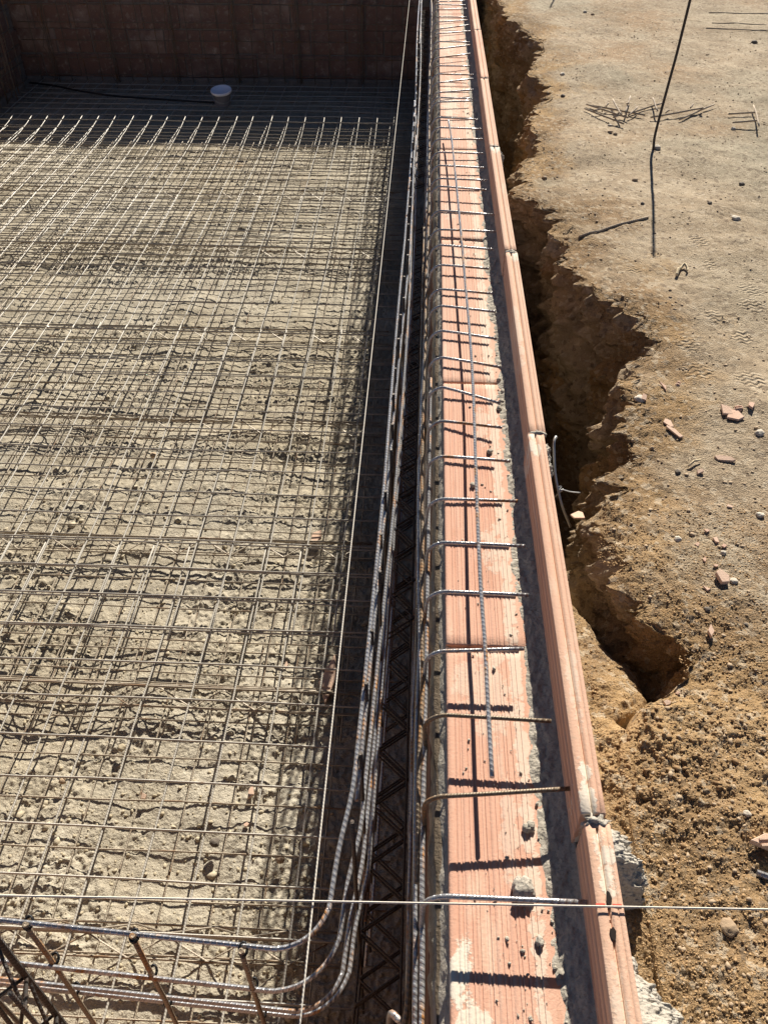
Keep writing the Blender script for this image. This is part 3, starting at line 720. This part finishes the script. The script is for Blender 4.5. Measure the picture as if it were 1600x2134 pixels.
# second near bar pair that curls in at the near corner
p = spline([(XO - .024, 3.4, -.075), (XO - .022, 2.0, -.07), (XO - .016, 1.1, -.07), (XO - .012, .75, -.07), (XO - .016, .55, -.08), (XO - .024, .42, -.10), (XO - .05, .385, -.11)], 80)
tube('long_bar', p, .0048, M_RUST, om, 8)
p = spline([(XO + .008, 2.2, -.045), (XO + .004, 1.2, -.045), (XO, .7, -.045), (XO + .002, .5, -.05), (XO + .002, .36, -.06)], 60)
tube('long_bar', p, .0048, M_BAR, om, 8)
p = spline([(-.02, .452, -.50), (-.012, .455, -.30), (-.010, .448, -.14), (.0, .438, -.115), (.018, .425, -.13), (.035, .41, -.2)], 40)
tube('hook_bar', p, .006, M_BAR, om, 8)
# loose bar lying on the hooks
LB = [(1025, 1620), (1016, 1460), (1010, 1340), (1000, 1200), (992, 1000), (983, 760), (968, 575), (955, 430), (942, 300), (934, 250)]
lbp = spline([at(x, y_, ZH + .0085) for x, y_ in LB], 60)
lb = tube('long_rebar', lbp, .0043, M_BAR, None, 8); tag(lb, 'long straight rebar lying lengthwise on the hooks above the ledge', 'rebar')

# inner mesh, a hand's breadth into the pool
def inner_x(y): return np.interp(y, [.3, .56, .93, 1.67, 3.14, 5, 7.4, 9.4], [-.112, -.106, -.094, -.076, -.058, -.062, -.074, -.08])
def inner_panel(label, y0, y1, zt, nb, dx, bend):
    t = thing('wall_rebar_mesh', label, 'rebar mesh')
    for k in range(nb):
        z = zt - [0, .045, .16, .29, .33, .47, .6, .75, .9][k]; ya = y0 + rng.uniform(-.03, .05)
        yy = np.linspace(ya if not bend else .78, y1 + rng.uniform(-.1, .1), 40)
        o = dx + [0, .012, .020, .014, .026, .020, .016, .022, .018][k]
        p = [(inner_x(y) + o + .005 * math.sin(1.7 * y + k * 1.9), y, z + .010 * math.sin(.9 * y + k)) for y in yy]
        if bend and k < 5 and k != 1:
            rb = .088 + .014 * (k % 3); yb = .500 - [0, .0, .012, .004, .0, .0][k]; xs = p[0][0]
            arc = []
            for a in np.linspace(0, 90, 12)[1:]:
                arc.append((xs - .022 - rb + rb * math.cos(R(a)) , yb + rb - rb * math.sin(R(a)), z))
            left = [(xs - .022 - rb - s, yb + .05 * s, z + .006 * s) for s in np.linspace(.08, 2.6, 12)]
            p = left[::-1] + arc[::-1] + [(xs - .016, yb + rb + .08, z)] + p
            p = spline(p, 260)
        tube('long_bar', np.array(p), .0045, M_BAR, t, 8)
    yv = y0 + .25 if not bend else .70
    while yv < y1:
        x = inner_x(yv) + dx + .013
        if yv > y0 + .05: tube('upright_bar', seg((x + rng.normal() * .003, yv, -1.0), (x - .004 + rng.normal() * .003, yv + rng.normal() * .006, zt + rng.uniform(.012, .035)), 6, .001), .0042, M_SHADEBROWN, t, 6)
        yv += .15
    if bend:
        for k, (px, py) in enumerate([(62, 1917), (282, 1944), (508, 1972), (-160, 1893)]):
            q = at(px, py, zt); q = np.array([q[0], q[1] - .010, zt])
            tube('upright_bar', seg(q + np.array([0, 0, .012]), (q[0] + .004, q[1] - .01, -1.0), 8, .0012), .0046, M_SHADEBROWN if k == 3 else M_RUST, t, 8)
            for z in (zt, zt - .16, zt - .31):
                a = np.linspace(0, 4 * math.pi, 22)
                tube('tie_wire', np.stack([q[0] + .0066 * np.cos(a), q[1] + .005 + .0105 * np.sin(a), z + .004 * np.sin(a * .75)], -1), .0019, M_WIRE, t, 5)
    return t
ipn = inner_panel('inner rebar mesh panel near the camera, its bars bent round the front corner', .5, 4.9, -.02, 9, 0, True)
ipf = inner_panel('inner rebar mesh panel running on to the far wall behind the lap', 4.6, 8.7, -.02, 9, .006, False)

# lattice spacers lying flat between the inner and outer wall mesh
def spacer(label, ya, yb, z):
    t = thing('lattice_spacer', label, 'lattice spacer', 'lattice spacers between the two wall meshes')
    n = int((yb - ya) / .075)
    for lvl in (0, -.012):
        z_ = [];
        for i in range(n + 1):
            y = ya + i * .075; x = (inner_x(y) + .014) if i % 2 == 0 else XO - .026
            z_.append((x, y, z + lvl + (-.01 if i % 2 else 0)))
        z_ = np.array(z_); q = []
        for i in range(n): q += [z_[i] + (z_[i + 1] - z_[i]) * .02, z_[i] + (z_[i + 1] - z_[i]) * .98]
        tube('zigzag_wire', np.array(q) + rng.normal() * .002, .0029, M_SHADEBROWN, t, 6)
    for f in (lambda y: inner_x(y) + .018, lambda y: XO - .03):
        tube('side_chord', np.array([(f(y), y, z - .006) for y in np.linspace(ya - .03, yb + .03, 24)]), .0034, M_SHADEBROWN, t, 6)
spacer('lattice spacer between wall meshes nearest the camera', 1.02 - .45, 1.32, -.52)
spacer('lattice spacer between wall meshes beside the middle ledge bricks', 1.5, 4.3, -.46)
spacer('lattice spacer between wall meshes beside the far ledge bricks', 4.4, 8.6, -.30)
spacer('lower lattice spacer between wall meshes in the near gap', .52, 3.3, -.66)
spacer('lowest lattice spacer between wall meshes close to the floor', 1.45, 4.6, -.86)
# stand-off girder upright at the near left corner
t = thing('lattice_girder', 'upright lattice girder with crossed wires at the lower left corner', 'lattice girder')
g0 = np.array([-.665, .505, .0])
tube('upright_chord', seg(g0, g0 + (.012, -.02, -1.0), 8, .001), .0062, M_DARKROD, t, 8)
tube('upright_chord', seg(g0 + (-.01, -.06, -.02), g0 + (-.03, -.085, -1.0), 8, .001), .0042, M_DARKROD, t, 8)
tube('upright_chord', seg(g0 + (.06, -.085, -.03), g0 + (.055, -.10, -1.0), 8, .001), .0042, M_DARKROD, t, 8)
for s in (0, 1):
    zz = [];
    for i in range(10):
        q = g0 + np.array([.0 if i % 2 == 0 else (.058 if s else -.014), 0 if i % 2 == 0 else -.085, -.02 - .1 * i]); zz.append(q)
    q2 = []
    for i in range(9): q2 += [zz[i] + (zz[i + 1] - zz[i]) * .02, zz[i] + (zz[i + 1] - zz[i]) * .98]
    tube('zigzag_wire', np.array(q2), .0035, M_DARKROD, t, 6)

# mesh against the far and left walls
def flat_mesh(label, o, dx, dn, L, off, ztop):
    t = thing('wall_rebar_mesh', label, 'rebar mesh'); o = np.array(o, float); dx = np.array(dx, float); dn = np.array(dn, float)
    s = .1; k = 0
    while s < L:
        a = o + dx * s + dn * off
        tube('upright_bar', seg((*a, -1.0), (*(a + dx * rng.normal() * .01), ztop + .06 * rng.random()), 6, .002), .0042, M_RUST, t, 5)
        if k % 4 == 1:
            for i_ in (-1, 1):
                zz = [(*(a + dx * (.02 * i_) + dn * (.09 * (i % 2))), -1.0 + .11 * i) for i in range(9)]
                tube('zigzag_wire', np.array(zz), .003, M_RUST, t, 4)
            for q in (0, 1): tube('spacer_chord', seg((*(a + dn * (.095 * q) + dx * .024), -1.0), (*(a + dn * (.095 * q) + dx * .024), ztop - .05), 5), .0042, M_RUST, t, 5)
        s += .15; k += 1
    z = -.93
    while z < ztop:
        tube('long_bar', seg((*(o + dn * (off + .009)), z), (*(o + dx * L + dn * (off + .009)), z), 12, .002), .0042, M_RUST, t, 5); z += .15
    return t
fd = np.array([math.cos(fang), math.sin(fang)]); fn = np.array([math.sin(fang), -math.cos(fang)])
flat_mesh('rebar mesh standing in the shade before the far brick wall', (XLW + .05, FY_(XLW + .05)), fd, fn, 3.75, .07, -.08)
flat_mesh('rebar mesh standing before the left brick wall', (XLW, 4.2), (0, 1), (1, 0), 4.4, .07, -.08)

# ------------------------------------------------------------------ strings
sp_ = [(-.131, y, .1215 - .003 * math.sin(math.pi * (y - .1) / 10)) for y in np.linspace(.12, 9.6, 30)]
st = tube('mason_string', np.array(sp_), .0015, M_STRING, None, 6); tag(st, 'white mason string stretched lengthwise along the pool above the floor edge', 'string')
a, b = at(-60, 1865, .1275), at(1660, 1896.5, .1255)
d = (b - a); pts = [a + d * t for t in np.linspace(-.9, 1.3, 24)]
st2 = tube('mason_string', np.array(pts), .0015, M_STRING, None, 6); tag(st2, 'white mason string stretched across the wall over the red mark', 'string')

# ------------------------------------------------------------------ yard things
base = gp(1360, 312); mid = np.array(at(1365, 265, .12)); 
rodp = [base + (0, 0, -.15), base + (0.0, 0, 0), ]
Zt = .86
# lean found from its upper sighting
def on_y(px, py, y):
    d = _fw + _rt * (px - 800) / FPX - _up * (py - 1067) / FPX
    return CAM + d * ((y - CAM[1]) / d[1])
top = on_y(1437, 0, base[1] + .01); dirv = (top - base); top2 = base + dirv * (.76 / dirv[2])
knee = base + dirv * .12 + np.array([-.008, 0, 0])
rp_ = spline([base + np.array([0, 0, -.12]), base, knee, base + dirv * .45 + np.array([-.004, 0, 0]), base + dirv * .7, top2], 36)
rd = tube('steel_rod', rp_, .0062, M_DARKROD, None, 8); tag(rd, 'tall dark steel rod driven upright into the yard ground', 'rod')
tipg = gp(1146, 16); b2 = tipg + np.array([.78 * math.tan(R(SUN_EL)) ** -1 * math.sin(R(SUN_AZ)), .78 / math.tan(R(SUN_EL)) * math.cos(R(SUN_AZ)), 0]); b2[2] = 0
rd2 = tube('steel_rod', seg(b2 + (0, 0, -.1), b2 + (.0, .0, .78), 6), .0065, M_DARKROD, None, 8); tag(rd2, 'dark steel rod at the far yard edge, seen by its short shadow tip', 'rod')

def ground_rod(pairs, label, r=.0055, group=None, m=M_RUST, lift=.006, name='rebar_offcut'):
    a, b = [gp(*q) for q in pairs]; L = np.linalg.norm(b - a); 
    z = lift
    p = seg(a + (0, 0, r * .7), b + (0, 0, r * .7), 8, .0008)
    for q in p: q[2] = max(q[2], gz(q[0], q[1]) + r * .7)
    o = tube(name, p, r, m, None, 7); return tag(o, label, 'rebar offcut', group)
M_OLD = m_rebar('weathered_steel', (.50, .40, .29), (.32, .25, .17), .30, (.22, .13, .06), metal=.1, rough=.6)
M_PALEBAR = m_rebar('dusty_steel', (.56, .45, .32), (.42, .33, .23), .3, (.34, .2, .1), metal=0, rough=.8)
# welded scraps: each a piece of mesh, long bar with short stubs
def scrap(label, bars, m=M_OLD, lifts=None, r=.0042):
    t = thing('mesh_scrap', label, 'mesh scrap', 'cut scraps of steel mesh on the yard')
    for k, ((x0, y0), (x1, y1)) in enumerate(bars):
        a, b = gp(x0, y0), gp(x1, y1); l = .012 + .009 * k if lifts is None else lifts[k]
        tube('bar', seg(a + (0, 0, l), b + (0, 0, l * 1.1 + .004), 6, .001), r, m, t, 7)
    return t
def z2(pts): return [((1200 + a / 4, 190 + b / 4), (1200 + c / 4, 190 + d / 4)) for a, b, c, d in pts]
scrap('mesh scrap with the leftmost long bar of the scrap pile', z2([(68, 160, 390, 302), (140, 200, 205, 190), (300, 270, 350, 262)]))
scrap('mesh scrap crossing the pile from upper left, second long bar', z2([(85, 130, 428, 250), (310, 235, 370, 222), (290, 118, 362, 262)]))
scrap('mesh scrap with the flatter long bar reaching the pile centre', z2([(115, 136, 568, 226), (240, 168, 262, 150), (400, 232, 440, 100), (405, 168, 418, 180)]))
scrap('mesh scrap rising right from the pile centre towards the rod', z2([(435, 208, 718, 124), (430, 236, 505, 178), (626, 108, 664, 226)]))
scrap('long mesh scrap lying right behind the upright rod', z2([(615, 242, 1045, 172), (740, 212, 765, 204), (940, 190, 960, 170)]))
scrap('mesh scrap rightmost of the pile, one bar rising to the right', z2([(855, 256, 1145, 140), (1025, 182, 1050, 186)]))
scrap('small pale mesh scrap shaped like a bracket, apart from the pile', z2([(1268, 212, 1490, 206), (1290, 300, 1505, 292), (1462, 170, 1505, 352)]), M_PALEBAR)
ground_rod([(1206, 495), (1350, 453)], 'pale straight rod lying alone between the trench and the rod shadow', .004, None, M_PALEBAR)
ground_rod([(1476, 28), (1640, 32)], 'faint rod lying farthest back at the upper right', .003, 'rods lying at the upper right of the yard', M_PALEBAR)
ground_rod([(1482, 48), (1640, 55)], 'middle one of the rods lying at the upper right', .003, 'rods lying at the upper right of the yard', M_PALEBAR)
ground_rod([(1470, 59), (1640, 67)], 'nearest one of the rods lying at the upper right', .003, 'rods lying at the upper right of the yard', M_PALEBAR)
ground_rod([(1572, 1822), (1660, 1845)], 'ribbed rebar end poking in at the right edge', .006, None, M_BAR, .012)

def shard(px, py, L, W, label, rot=0.0, tilt=.1, th=.010, m=M_CHIP, n=5, seed=0, name='brick_shard', cat='brick shard', group='brick shards on the yard', grooves=0, zbase=None):
    """broken flat piece of hollow brick: an irregular slab with thickness; sizes in photo pixels"""
    c = gp(px, py) if zbase is None else at(px, py, zbase)
    s = (at(px + 1, py, c[2])[0] - at(px, py, c[2])[0]); fy = abs(at(px, py - 1, c[2])[1] - c[1]) 
    g = random.Random(seed + 100); L *= s; W *= s
    ang = sorted([2 * math.pi * (i + g.uniform(-.28, .28)) / n for i in range(n)])
    pts = [(L / 2 * math.cos(a) * g.uniform(.85, 1.15), W / 2 * math.sin(a) * g.uniform(.85, 1.15)) for a in ang]
    bm = bmesh.new(); vb = [bm.verts.new((x, y, 0)) for x, y in pts]; f = bm.faces.new(vb)
    e = bmesh.ops.extrude_face_region(bm, geom=[f]); vt = [x for x in e['geom'] if isinstance(x, bmesh.types.BMVert)]
    for v in vt: v.co.z += th * .6; v.co.x *= .96; v.co.y *= .96
    bmesh.ops.recalc_face_normals(bm, faces=bm.faces)
    bmesh.ops.bevel(bm, geom=bm.edges[:], offset=min(L, W) * .03, segments=1, affect='EDGES')
    for gi in range(grooves):
        yv = -W * .3 + W * .6 * (gi + .5) / grooves
        bx = bmesh.ops.create_cube(bm, size=1); 
        bmesh.ops.scale(bm, vec=(L * .55, W * .09, .004), verts=bx['verts']); bmesh.ops.translate(bm, vec=(0, yv, th * .6 + .0012), verts=bx['verts'])
    me = bpy.data.meshes.new(name); bm.to_mesh(me); bm.free(); me.materials.append(m)
    o = link(name, me); o.location = (c[0], c[1], c[2] + .001 + abs(math.sin(tilt)) * W * .3); o.rotation_euler = (tilt, g.uniform(-.1, .1), rot)
    return tag(o, label, cat, group)
shard(1508, 858, 30, 40, 'left flat shard of the three brick shards fanned together', .5, .12, .012, n=4, seed=1)
shard(1530, 866, 42, 40, 'biggest flat shard of the three fanned together, in front', -.3, .06, .010, n=5, seed=2)
shard(1537, 853, 26, 20, 'small grooved shard behind the three fanned brick shards', .1, .1, .012, n=4, seed=3, grooves=2)
shard(1565, 846, 18, 24, 'small pale shard lying just right of the fanned shards', 0, .05, .012, n=4, seed=4)
shard(1391, 884, 18, 34, 'pale shard pointing away, upper one of a close pair', .5, .05, .008, n=5, seed=5)
shard(1403, 902, 15, 50, 'narrow pale shard, lower one of a close pair', .55, .05, .008, n=5, seed=6)
shard(1379, 805, 12, 36, 'thin triangular shard near the trench edge by grooved bit', .2, .1, .008, n=3, seed=7)
shard(1412, 802, 13, 24, 'tiny grooved brick bit right of the triangular shard', -.5, .1, .008, n=4, seed=8, grooves=2)
shard(1507, 959, 46, 16, 'long narrow brown shard lying crosswise below the fanned shards', -.25, .2, .012, n=6, seed=9)
shard(1457, 986, 14, 20, 'small reddish shard beside the dark stone', -.6, .2, .010, n=4, seed=10)
shard(1340, 830, 18, 22, 'reddish shard lying on the white plaster lump at the trench lip', .3, .25, .010, n=4, seed=11)
shard(1502, 1208, 26, 42, 'thick pink brick shard standing on edge beside a pale stone', .25, .15, .018, n=5, seed=12)
shard(1471, 1226, 20, 20, 'pink triangular shard just left of the thick shard', .2, .05, .007, n=3, seed=13)
shard(1478, 1318, 13, 32, 'upright rectangular red shard alone near the trench end', -.05, .1, .015, n=4, seed=14)
shard(1452, 1137, 12, 12, 'tiny pink shard left of the pink shard cluster', .3, .1, .006, n=4, seed=15)
shard(1490, 1128, 17, 17, 'largest of the tiny pink shards in the cluster', .9, .1, .007, n=4, seed=16)
shard(1507, 1139, 13, 10, 'tiny pink shard at the right of the cluster', .2, .1, .006, n=4, seed=17)
shard(1471, 1108, 13, 9, 'tiny pink shard at the top of the cluster', 0, .1, .006, n=4, seed=18)
shard(1466, 1168, 8, 16, 'slim pink shard below the cluster', 0, .1, .006, n=4, seed=19)
shard(1489, 1180, 14, 7, 'tiny flat shard between the cluster and the thick shard', 0, .1, .006, n=4, seed=20)
shard(1518, 1057, 13, 13, 'lone pinkish shard at the upper side of the cluster', .5, .1, .007, n=4, seed=21)
shard(1387, 1467, 18, 12, 'orange shard half sunk in dark clods near the wall', .3, .25, .010, n=5, seed=22)
shard(1410, 1446, 12, 8, 'small orange shard above the one sunk in clods', .3, .2, .008, n=4, seed=23)
shard(1596, 1762, 70, 44, 'grooved brick piece cut by the right edge of the picture', .1, .08, .022, n=4, seed=24, grooves=2)
shard(1203, 1078, 30, 40, 'flat brick plate on the soil beside the wall, under the wire', .3, -.25, .008, n=5, seed=25, zbase=-.10)
shard(686, 1420, 34, 118, 'orange grooved brick slab leaning at the shadow edge of the pool floor', -.12, .18, .03, n=4, seed=30, group='brick bits on the pool floor', grooves=2, zbase=-1.06)
shard(524, 1654, 17, 30, 'orange rectangular brick bit on the pool floor', -.25, .1, .018, n=4, seed=31, group='brick bits on the pool floor', zbase=-1.065)
shard(300, 1661, 16, 14, 'dark red brick bit on the floor under a mat bar', .5, .3, .015, n=4, seed=32, group='brick bits on the pool floor', zbase=-1.065)
shard(514, 1720, 12, 10, 'tiny red brick bit on the floor near the shade', .3, .1, .010, n=5, seed=33, group='brick bits on the pool floor', zbase=-1.065)
shard(659, 1122, 22, 50, 'pinkish brick bit on the floor near the wall shadow beyond the lap', -.2, .1, .02, n=5, seed=34, group='brick bits on the pool floor', zbase=-1.06)
shard(597, 1388, 8, 18, 'tiny orange brick bit on the floor left of the leaning slab', 0, .1, .012, n=4, seed=35, group='brick bits on the pool floor', zbase=-1.065)

def stone(px, py, w_, label, m, h=.6, seed=0, z=None, group='stones on the yard', el=1.0):
    c = gp(px, py) if z is None else at(px, py, z); s = (at(px + 1, py, c[2])[0] - at(px, py, c[2])[0]) * w_ / 2
    o = blob('stone', (c[0], c[1], c[2] + s * h * .45), (s, s * el, s * h), m, None, 3, .45, 1.1, seed, rot=seed * 1.3)
    return tag(o, label, 'stone', group)
ST = [(1411, 1124, 15, 'white stone at the rim above the loose brown slope', M_PALESTONE), (1527, 1213, 15, 'pale stone touching the thick pink shard', M_PALESTONE),
      (1411, 985, 12, 'dark stone near the small reddish shard', M_DARKSTONE), (1472, 1271, 14, 'dark grey stone above the trench end', M_DARKSTONE),
      (1553, 1303, 10, 'dark round stone far right of the trench end', M_DARKSTONE), (1555, 1696, 16, 'smooth pale pebble at the right on loose soil', M_PALESTONE),
      (1582, 1075, 16, 'flattish pale stone at the right edge below the shards', M_PALESTONE), (1581, 904, 18, 'grey flat stone at the right edge beside the fanned shards', M_PALESTONE),
      (1506, 1153, 12, 'whitish pebble at the lower edge of the pink cluster', M_PALESTONE), (1516, 1935, 36, 'half buried grey stone in brown soil below the cross string', M_TANSTONE),
      (1368, 310, 16, 'pale pebble touching the foot of the upright rod', M_PALESTONE), (1134, 372, 10, 'tan pebble near the trench lip before the rod shadow', M_TANSTONE),
      (1322, 376, 12, 'brown stone left of the rod shadow', M_TANSTONE), (1544, 385, 11, 'dark stone at the right, below the bracket scrap', M_DARKSTONE),
      (1478, 425, 10, 'dark pebble right of the rod shadow tip', M_DARKSTONE), (1532, 458, 18, 'pale flat stone right of the rod shadow end', M_PALESTONE),
      (1338, 425, 8, 'small dark pebble left of the rod shadow', M_DARKSTONE), (1171, 156, 10, 'pale pebble left of the scrap pile, far back', M_PALESTONE),
      (1172, 201, 9, 'dark pebble left of the scrap pile', M_DARKSTONE), (1570, 90, 12, 'dark stone far back at the right edge', M_DARKSTONE),
      (1270, 263, 9, 'upper pale pebble of the trio under the scrap pile', M_PALESTONE), (1271, 276, 10, 'lower left pebble of the trio under the scrap pile', M_TANSTONE),
      (1281, 280, 9, 'lower right pebble of the trio under the scrap pile', M_TANSTONE), (1527, 269, 9, 'pale pebble at the corner of the bracket scrap', M_PALESTONE),
      (1330, 836, 22, 'white plaster lump hanging at the trench lip under a shard', M_PALESTONE), (1218, 26, 8, 'whitish pebble far back near the second shadow', M_PALESTONE),
      (1234, 31, 7, 'tan pebble far back right of a whitish one', M_TANSTONE), (1591, 1000 + 560, 12, 'tan stone at the right edge above the pale pebble', M_TANSTONE)]
for q, (px, py, wv, lb_, m) in enumerate(ST): stone(px, py, wv, lb_, m, .62, q + 1)
stone(448, 1757, 20, 'dark stone on the pool floor between the nearest mat bars', M_DARKSTONE, .7, 61, -1.05, 'stones on the pool floor')
stone(584, 1793, 18, 'grey round stone on the pool floor at the wall shadow edge', M_TANSTONE, .8, 62, -1.05, 'stones on the pool floor')
stone(254, 1560, 16, 'pale round stone on the pool floor under the near mat', M_FLOORSTONE, .8, 63, -1.05, 'stones on the pool floor')
stone(131, 1629, 14, 'brownish stone on the pool floor at the left', M_TANSTONE, .8, 64, -1.05, 'stones on the pool floor')
stone(320, 950, 14, 'tan stone on the pool floor in the darker earth band', M_TANSTONE, .7, 65, -1.05, 'stones on the pool floor')

# curled root on the yard
rt0 = [(1408, 578), (1411, 568), (1417, 562), (1424, 558), (1431, 565), (1428, 570)]
rr_ = spline([gp(x, y_) + np.array([0, 0, .008 + .006 * (i % 2)]) for i, (x, y_) in enumerate(rt0)], 30)
tag(tube('root', rr_, np.linspace(.006, .0035, len(rr_)), M_ROOT, None, 6), 'curled pale dry root lying on the dust', 'root')
tw = tube('twig', np.array([gp(1432, 975) + (0, 0, .006), gp(1443, 968) + (0, 0, .012), gp(1457, 963) + (0, 0, .008)]), .003, M_ROOT, None, 6); tag(tw, 'short pale twig beside the dark stone near the slope', 'twig')
# grey wire standing in the trench beside the wall
wv = spline([at(1188, 1098, -.12), at(1172, 1058, -.06), at(1162, 1020, -.02), at(1156, 985, .02), at(1154, 945, .06), at(1154, 922, .08), at(1157, 911, .085), at(1159, 912, .08)], 50)
cw = thing('cable', 'grey cable loop standing in the trench beside the rim', 'cable')
tube('stem', wv, .0034, M_GREYWIRE, cw, 7)
kn = spline([at(1156, 1036, -.05), at(1164, 1027, -.03), at(1173, 1020, -.02), at(1168, 1021, -.02), at(1163, 1016, -.015), at(1169, 1014, -.015), at(1164, 1024, -.02), at(1172, 1021, -.025), at(1188, 1025, -.03), at(1208, 1027, -.035)], 60)
tube('knotted_end', kn, .0018, M_GREYWIRE, cw, 6)

# ------------------------------------------------------------------ bucket and hose on the far floor
M_BUCKET = NT('white_plastic').done((.78, .79, .85), .45, 0, None, .4); M_BODY = NT('translucent_grey_plastic').done((.23, .23, .26), .5, 0, None, .4)
M_HANDLE = M_GREYWIRE
bp = at(464, 219, ZU + .02)
bk = thing('bucket', 'small grey plastic bucket with a tilted white lid on the shaded floor', 'bucket', None, (bp[0], bp[1], bp[2])); bk.rotation_euler = (.05, .03, .3)
def lathe(name, prof, m, parent, n=28):
    V = np.array([(r_ * math.cos(a), r_ * math.sin(a), z) for r_, z in prof for a in np.linspace(0, 2 * math.pi, n + 1)]); return link(name, mesh(name, V, grid_faces(len(prof), n + 1), m), parent)
lathe('body', [(.001, .0), (.062, 0), (.066, .004), (.080, .10), (.086, .102), (.086, .112), (.081, .112), (.079, .105), (.064, .01), (.001, .008)], M_BODY, bk)
ld = lathe('lid', [(.001, .010), (.080, .010), (.084, .016), (.092, .016), (.094, .008), (.093, -.006), (.089, -.006), (.088, .003), (.001, .003)], M_BUCKET, bk); ld.location = (0, 0, .118); ld.rotation_euler = (.10, -.10, 0)
a = np.linspace(0, math.pi, 16); tube('handle', np.stack([.085 * np.cos(a), -.03 - .078 * np.sin(a), .095 - .045 * np.sin(a)], -1), .002, M_HANDLE, bk, 6)
M_HOSE = NT('black_rubber').done((.012, .012, .013), .5)
hp = spline([np.array(at(x, y_, ZU + .035)) for x, y_ in [(62, 172), (110, 178), (170, 190), (240, 200), (320, 206), (400, 211), (447, 214)]], 50)
tag(tube('hose', hp, .009, M_HOSE, None, 8), 'black hose lying on the shaded floor from the left corner to the bucket', 'hose')

# ------------------------------------------------------------------ loose grit (nobody could count it)
def f_floor(i):
    y = .5 + 5.5 * rng.random() ** 1.6; x = -.02 - rng.random() * (.9 + .45 * y)
    return (x, y, floor_z(x, y) - .001)
def g_ground(i):
    y = .3 + 6.5 * rng.random() ** 1.5
    j = int(np.clip(np.searchsorted(GY, y), 0, len(GY) - 1)); x0 = GR[j]; x = x0 + .02 + rng.random() * (.55 + .42 * y)
    return (x, y, gz(x, y) - .001)
def g_clods(i):
    y = .3 + .85 * rng.random()
    if rng.random() < .95: y = .86 + .08 * rng.normal()
    j = int(np.clip(np.searchsorted(GY, y), 0, len(GY) - 1)); x = XRO + .012 + (GR[j] - XRO - .03) * (y > .9) + rng.random() ** 1.3 * .30
    return (x, y, gz(x, y) - .001)
def f_stone(i):
    y = .5 + 3.5 * rng.random() ** 1.5; x = -.05 - rng.random() * (.9 + .4 * y)
    return (x, y, floor_z(x, y) - .004)
tag(crumbs('floor_stones', 420, f_stone, M_FLOORSTONE, .005, .016), 'rounded stones half set in the pool floor', 'stones')
tag(crumbs('floor_grit', 15000, f_floor, M_FLOORSTONE, .0014, .0075), 'pale pebbles and grit on the pool floor', 'grit')
def g_grain(i):
    y = .3 + 1.3 * rng.random() ** 1.15
    j = int(np.clip(np.searchsorted(GY, y), 0, len(GY) - 1)); x = XRO + .004 + rng.random() * (.30 + .32 * y)
    if y > .95 and GX[j, 46] - .03 < x < GR[j] + .004: return None
    return (x, y, gz(x, y) - .0008)
tag(crumbs('yard_grit', 15000, g_ground, M_TANSTONE, .0011, .0055), 'fine tan pebbles strewn over the yard', 'grit')
tag(crumbs('soil_grains', 32000, g_grain, M_GRAIN, .0011, .0027), 'ochre sandy grains covering the near slope', 'soil')
tag(crumbs('soil_clods', 800, g_clods, M_CLOD, .0018, .0060), 'crumbly brown soil clods beside the wall', 'soil')
print('objects', len(bpy.data.objects))
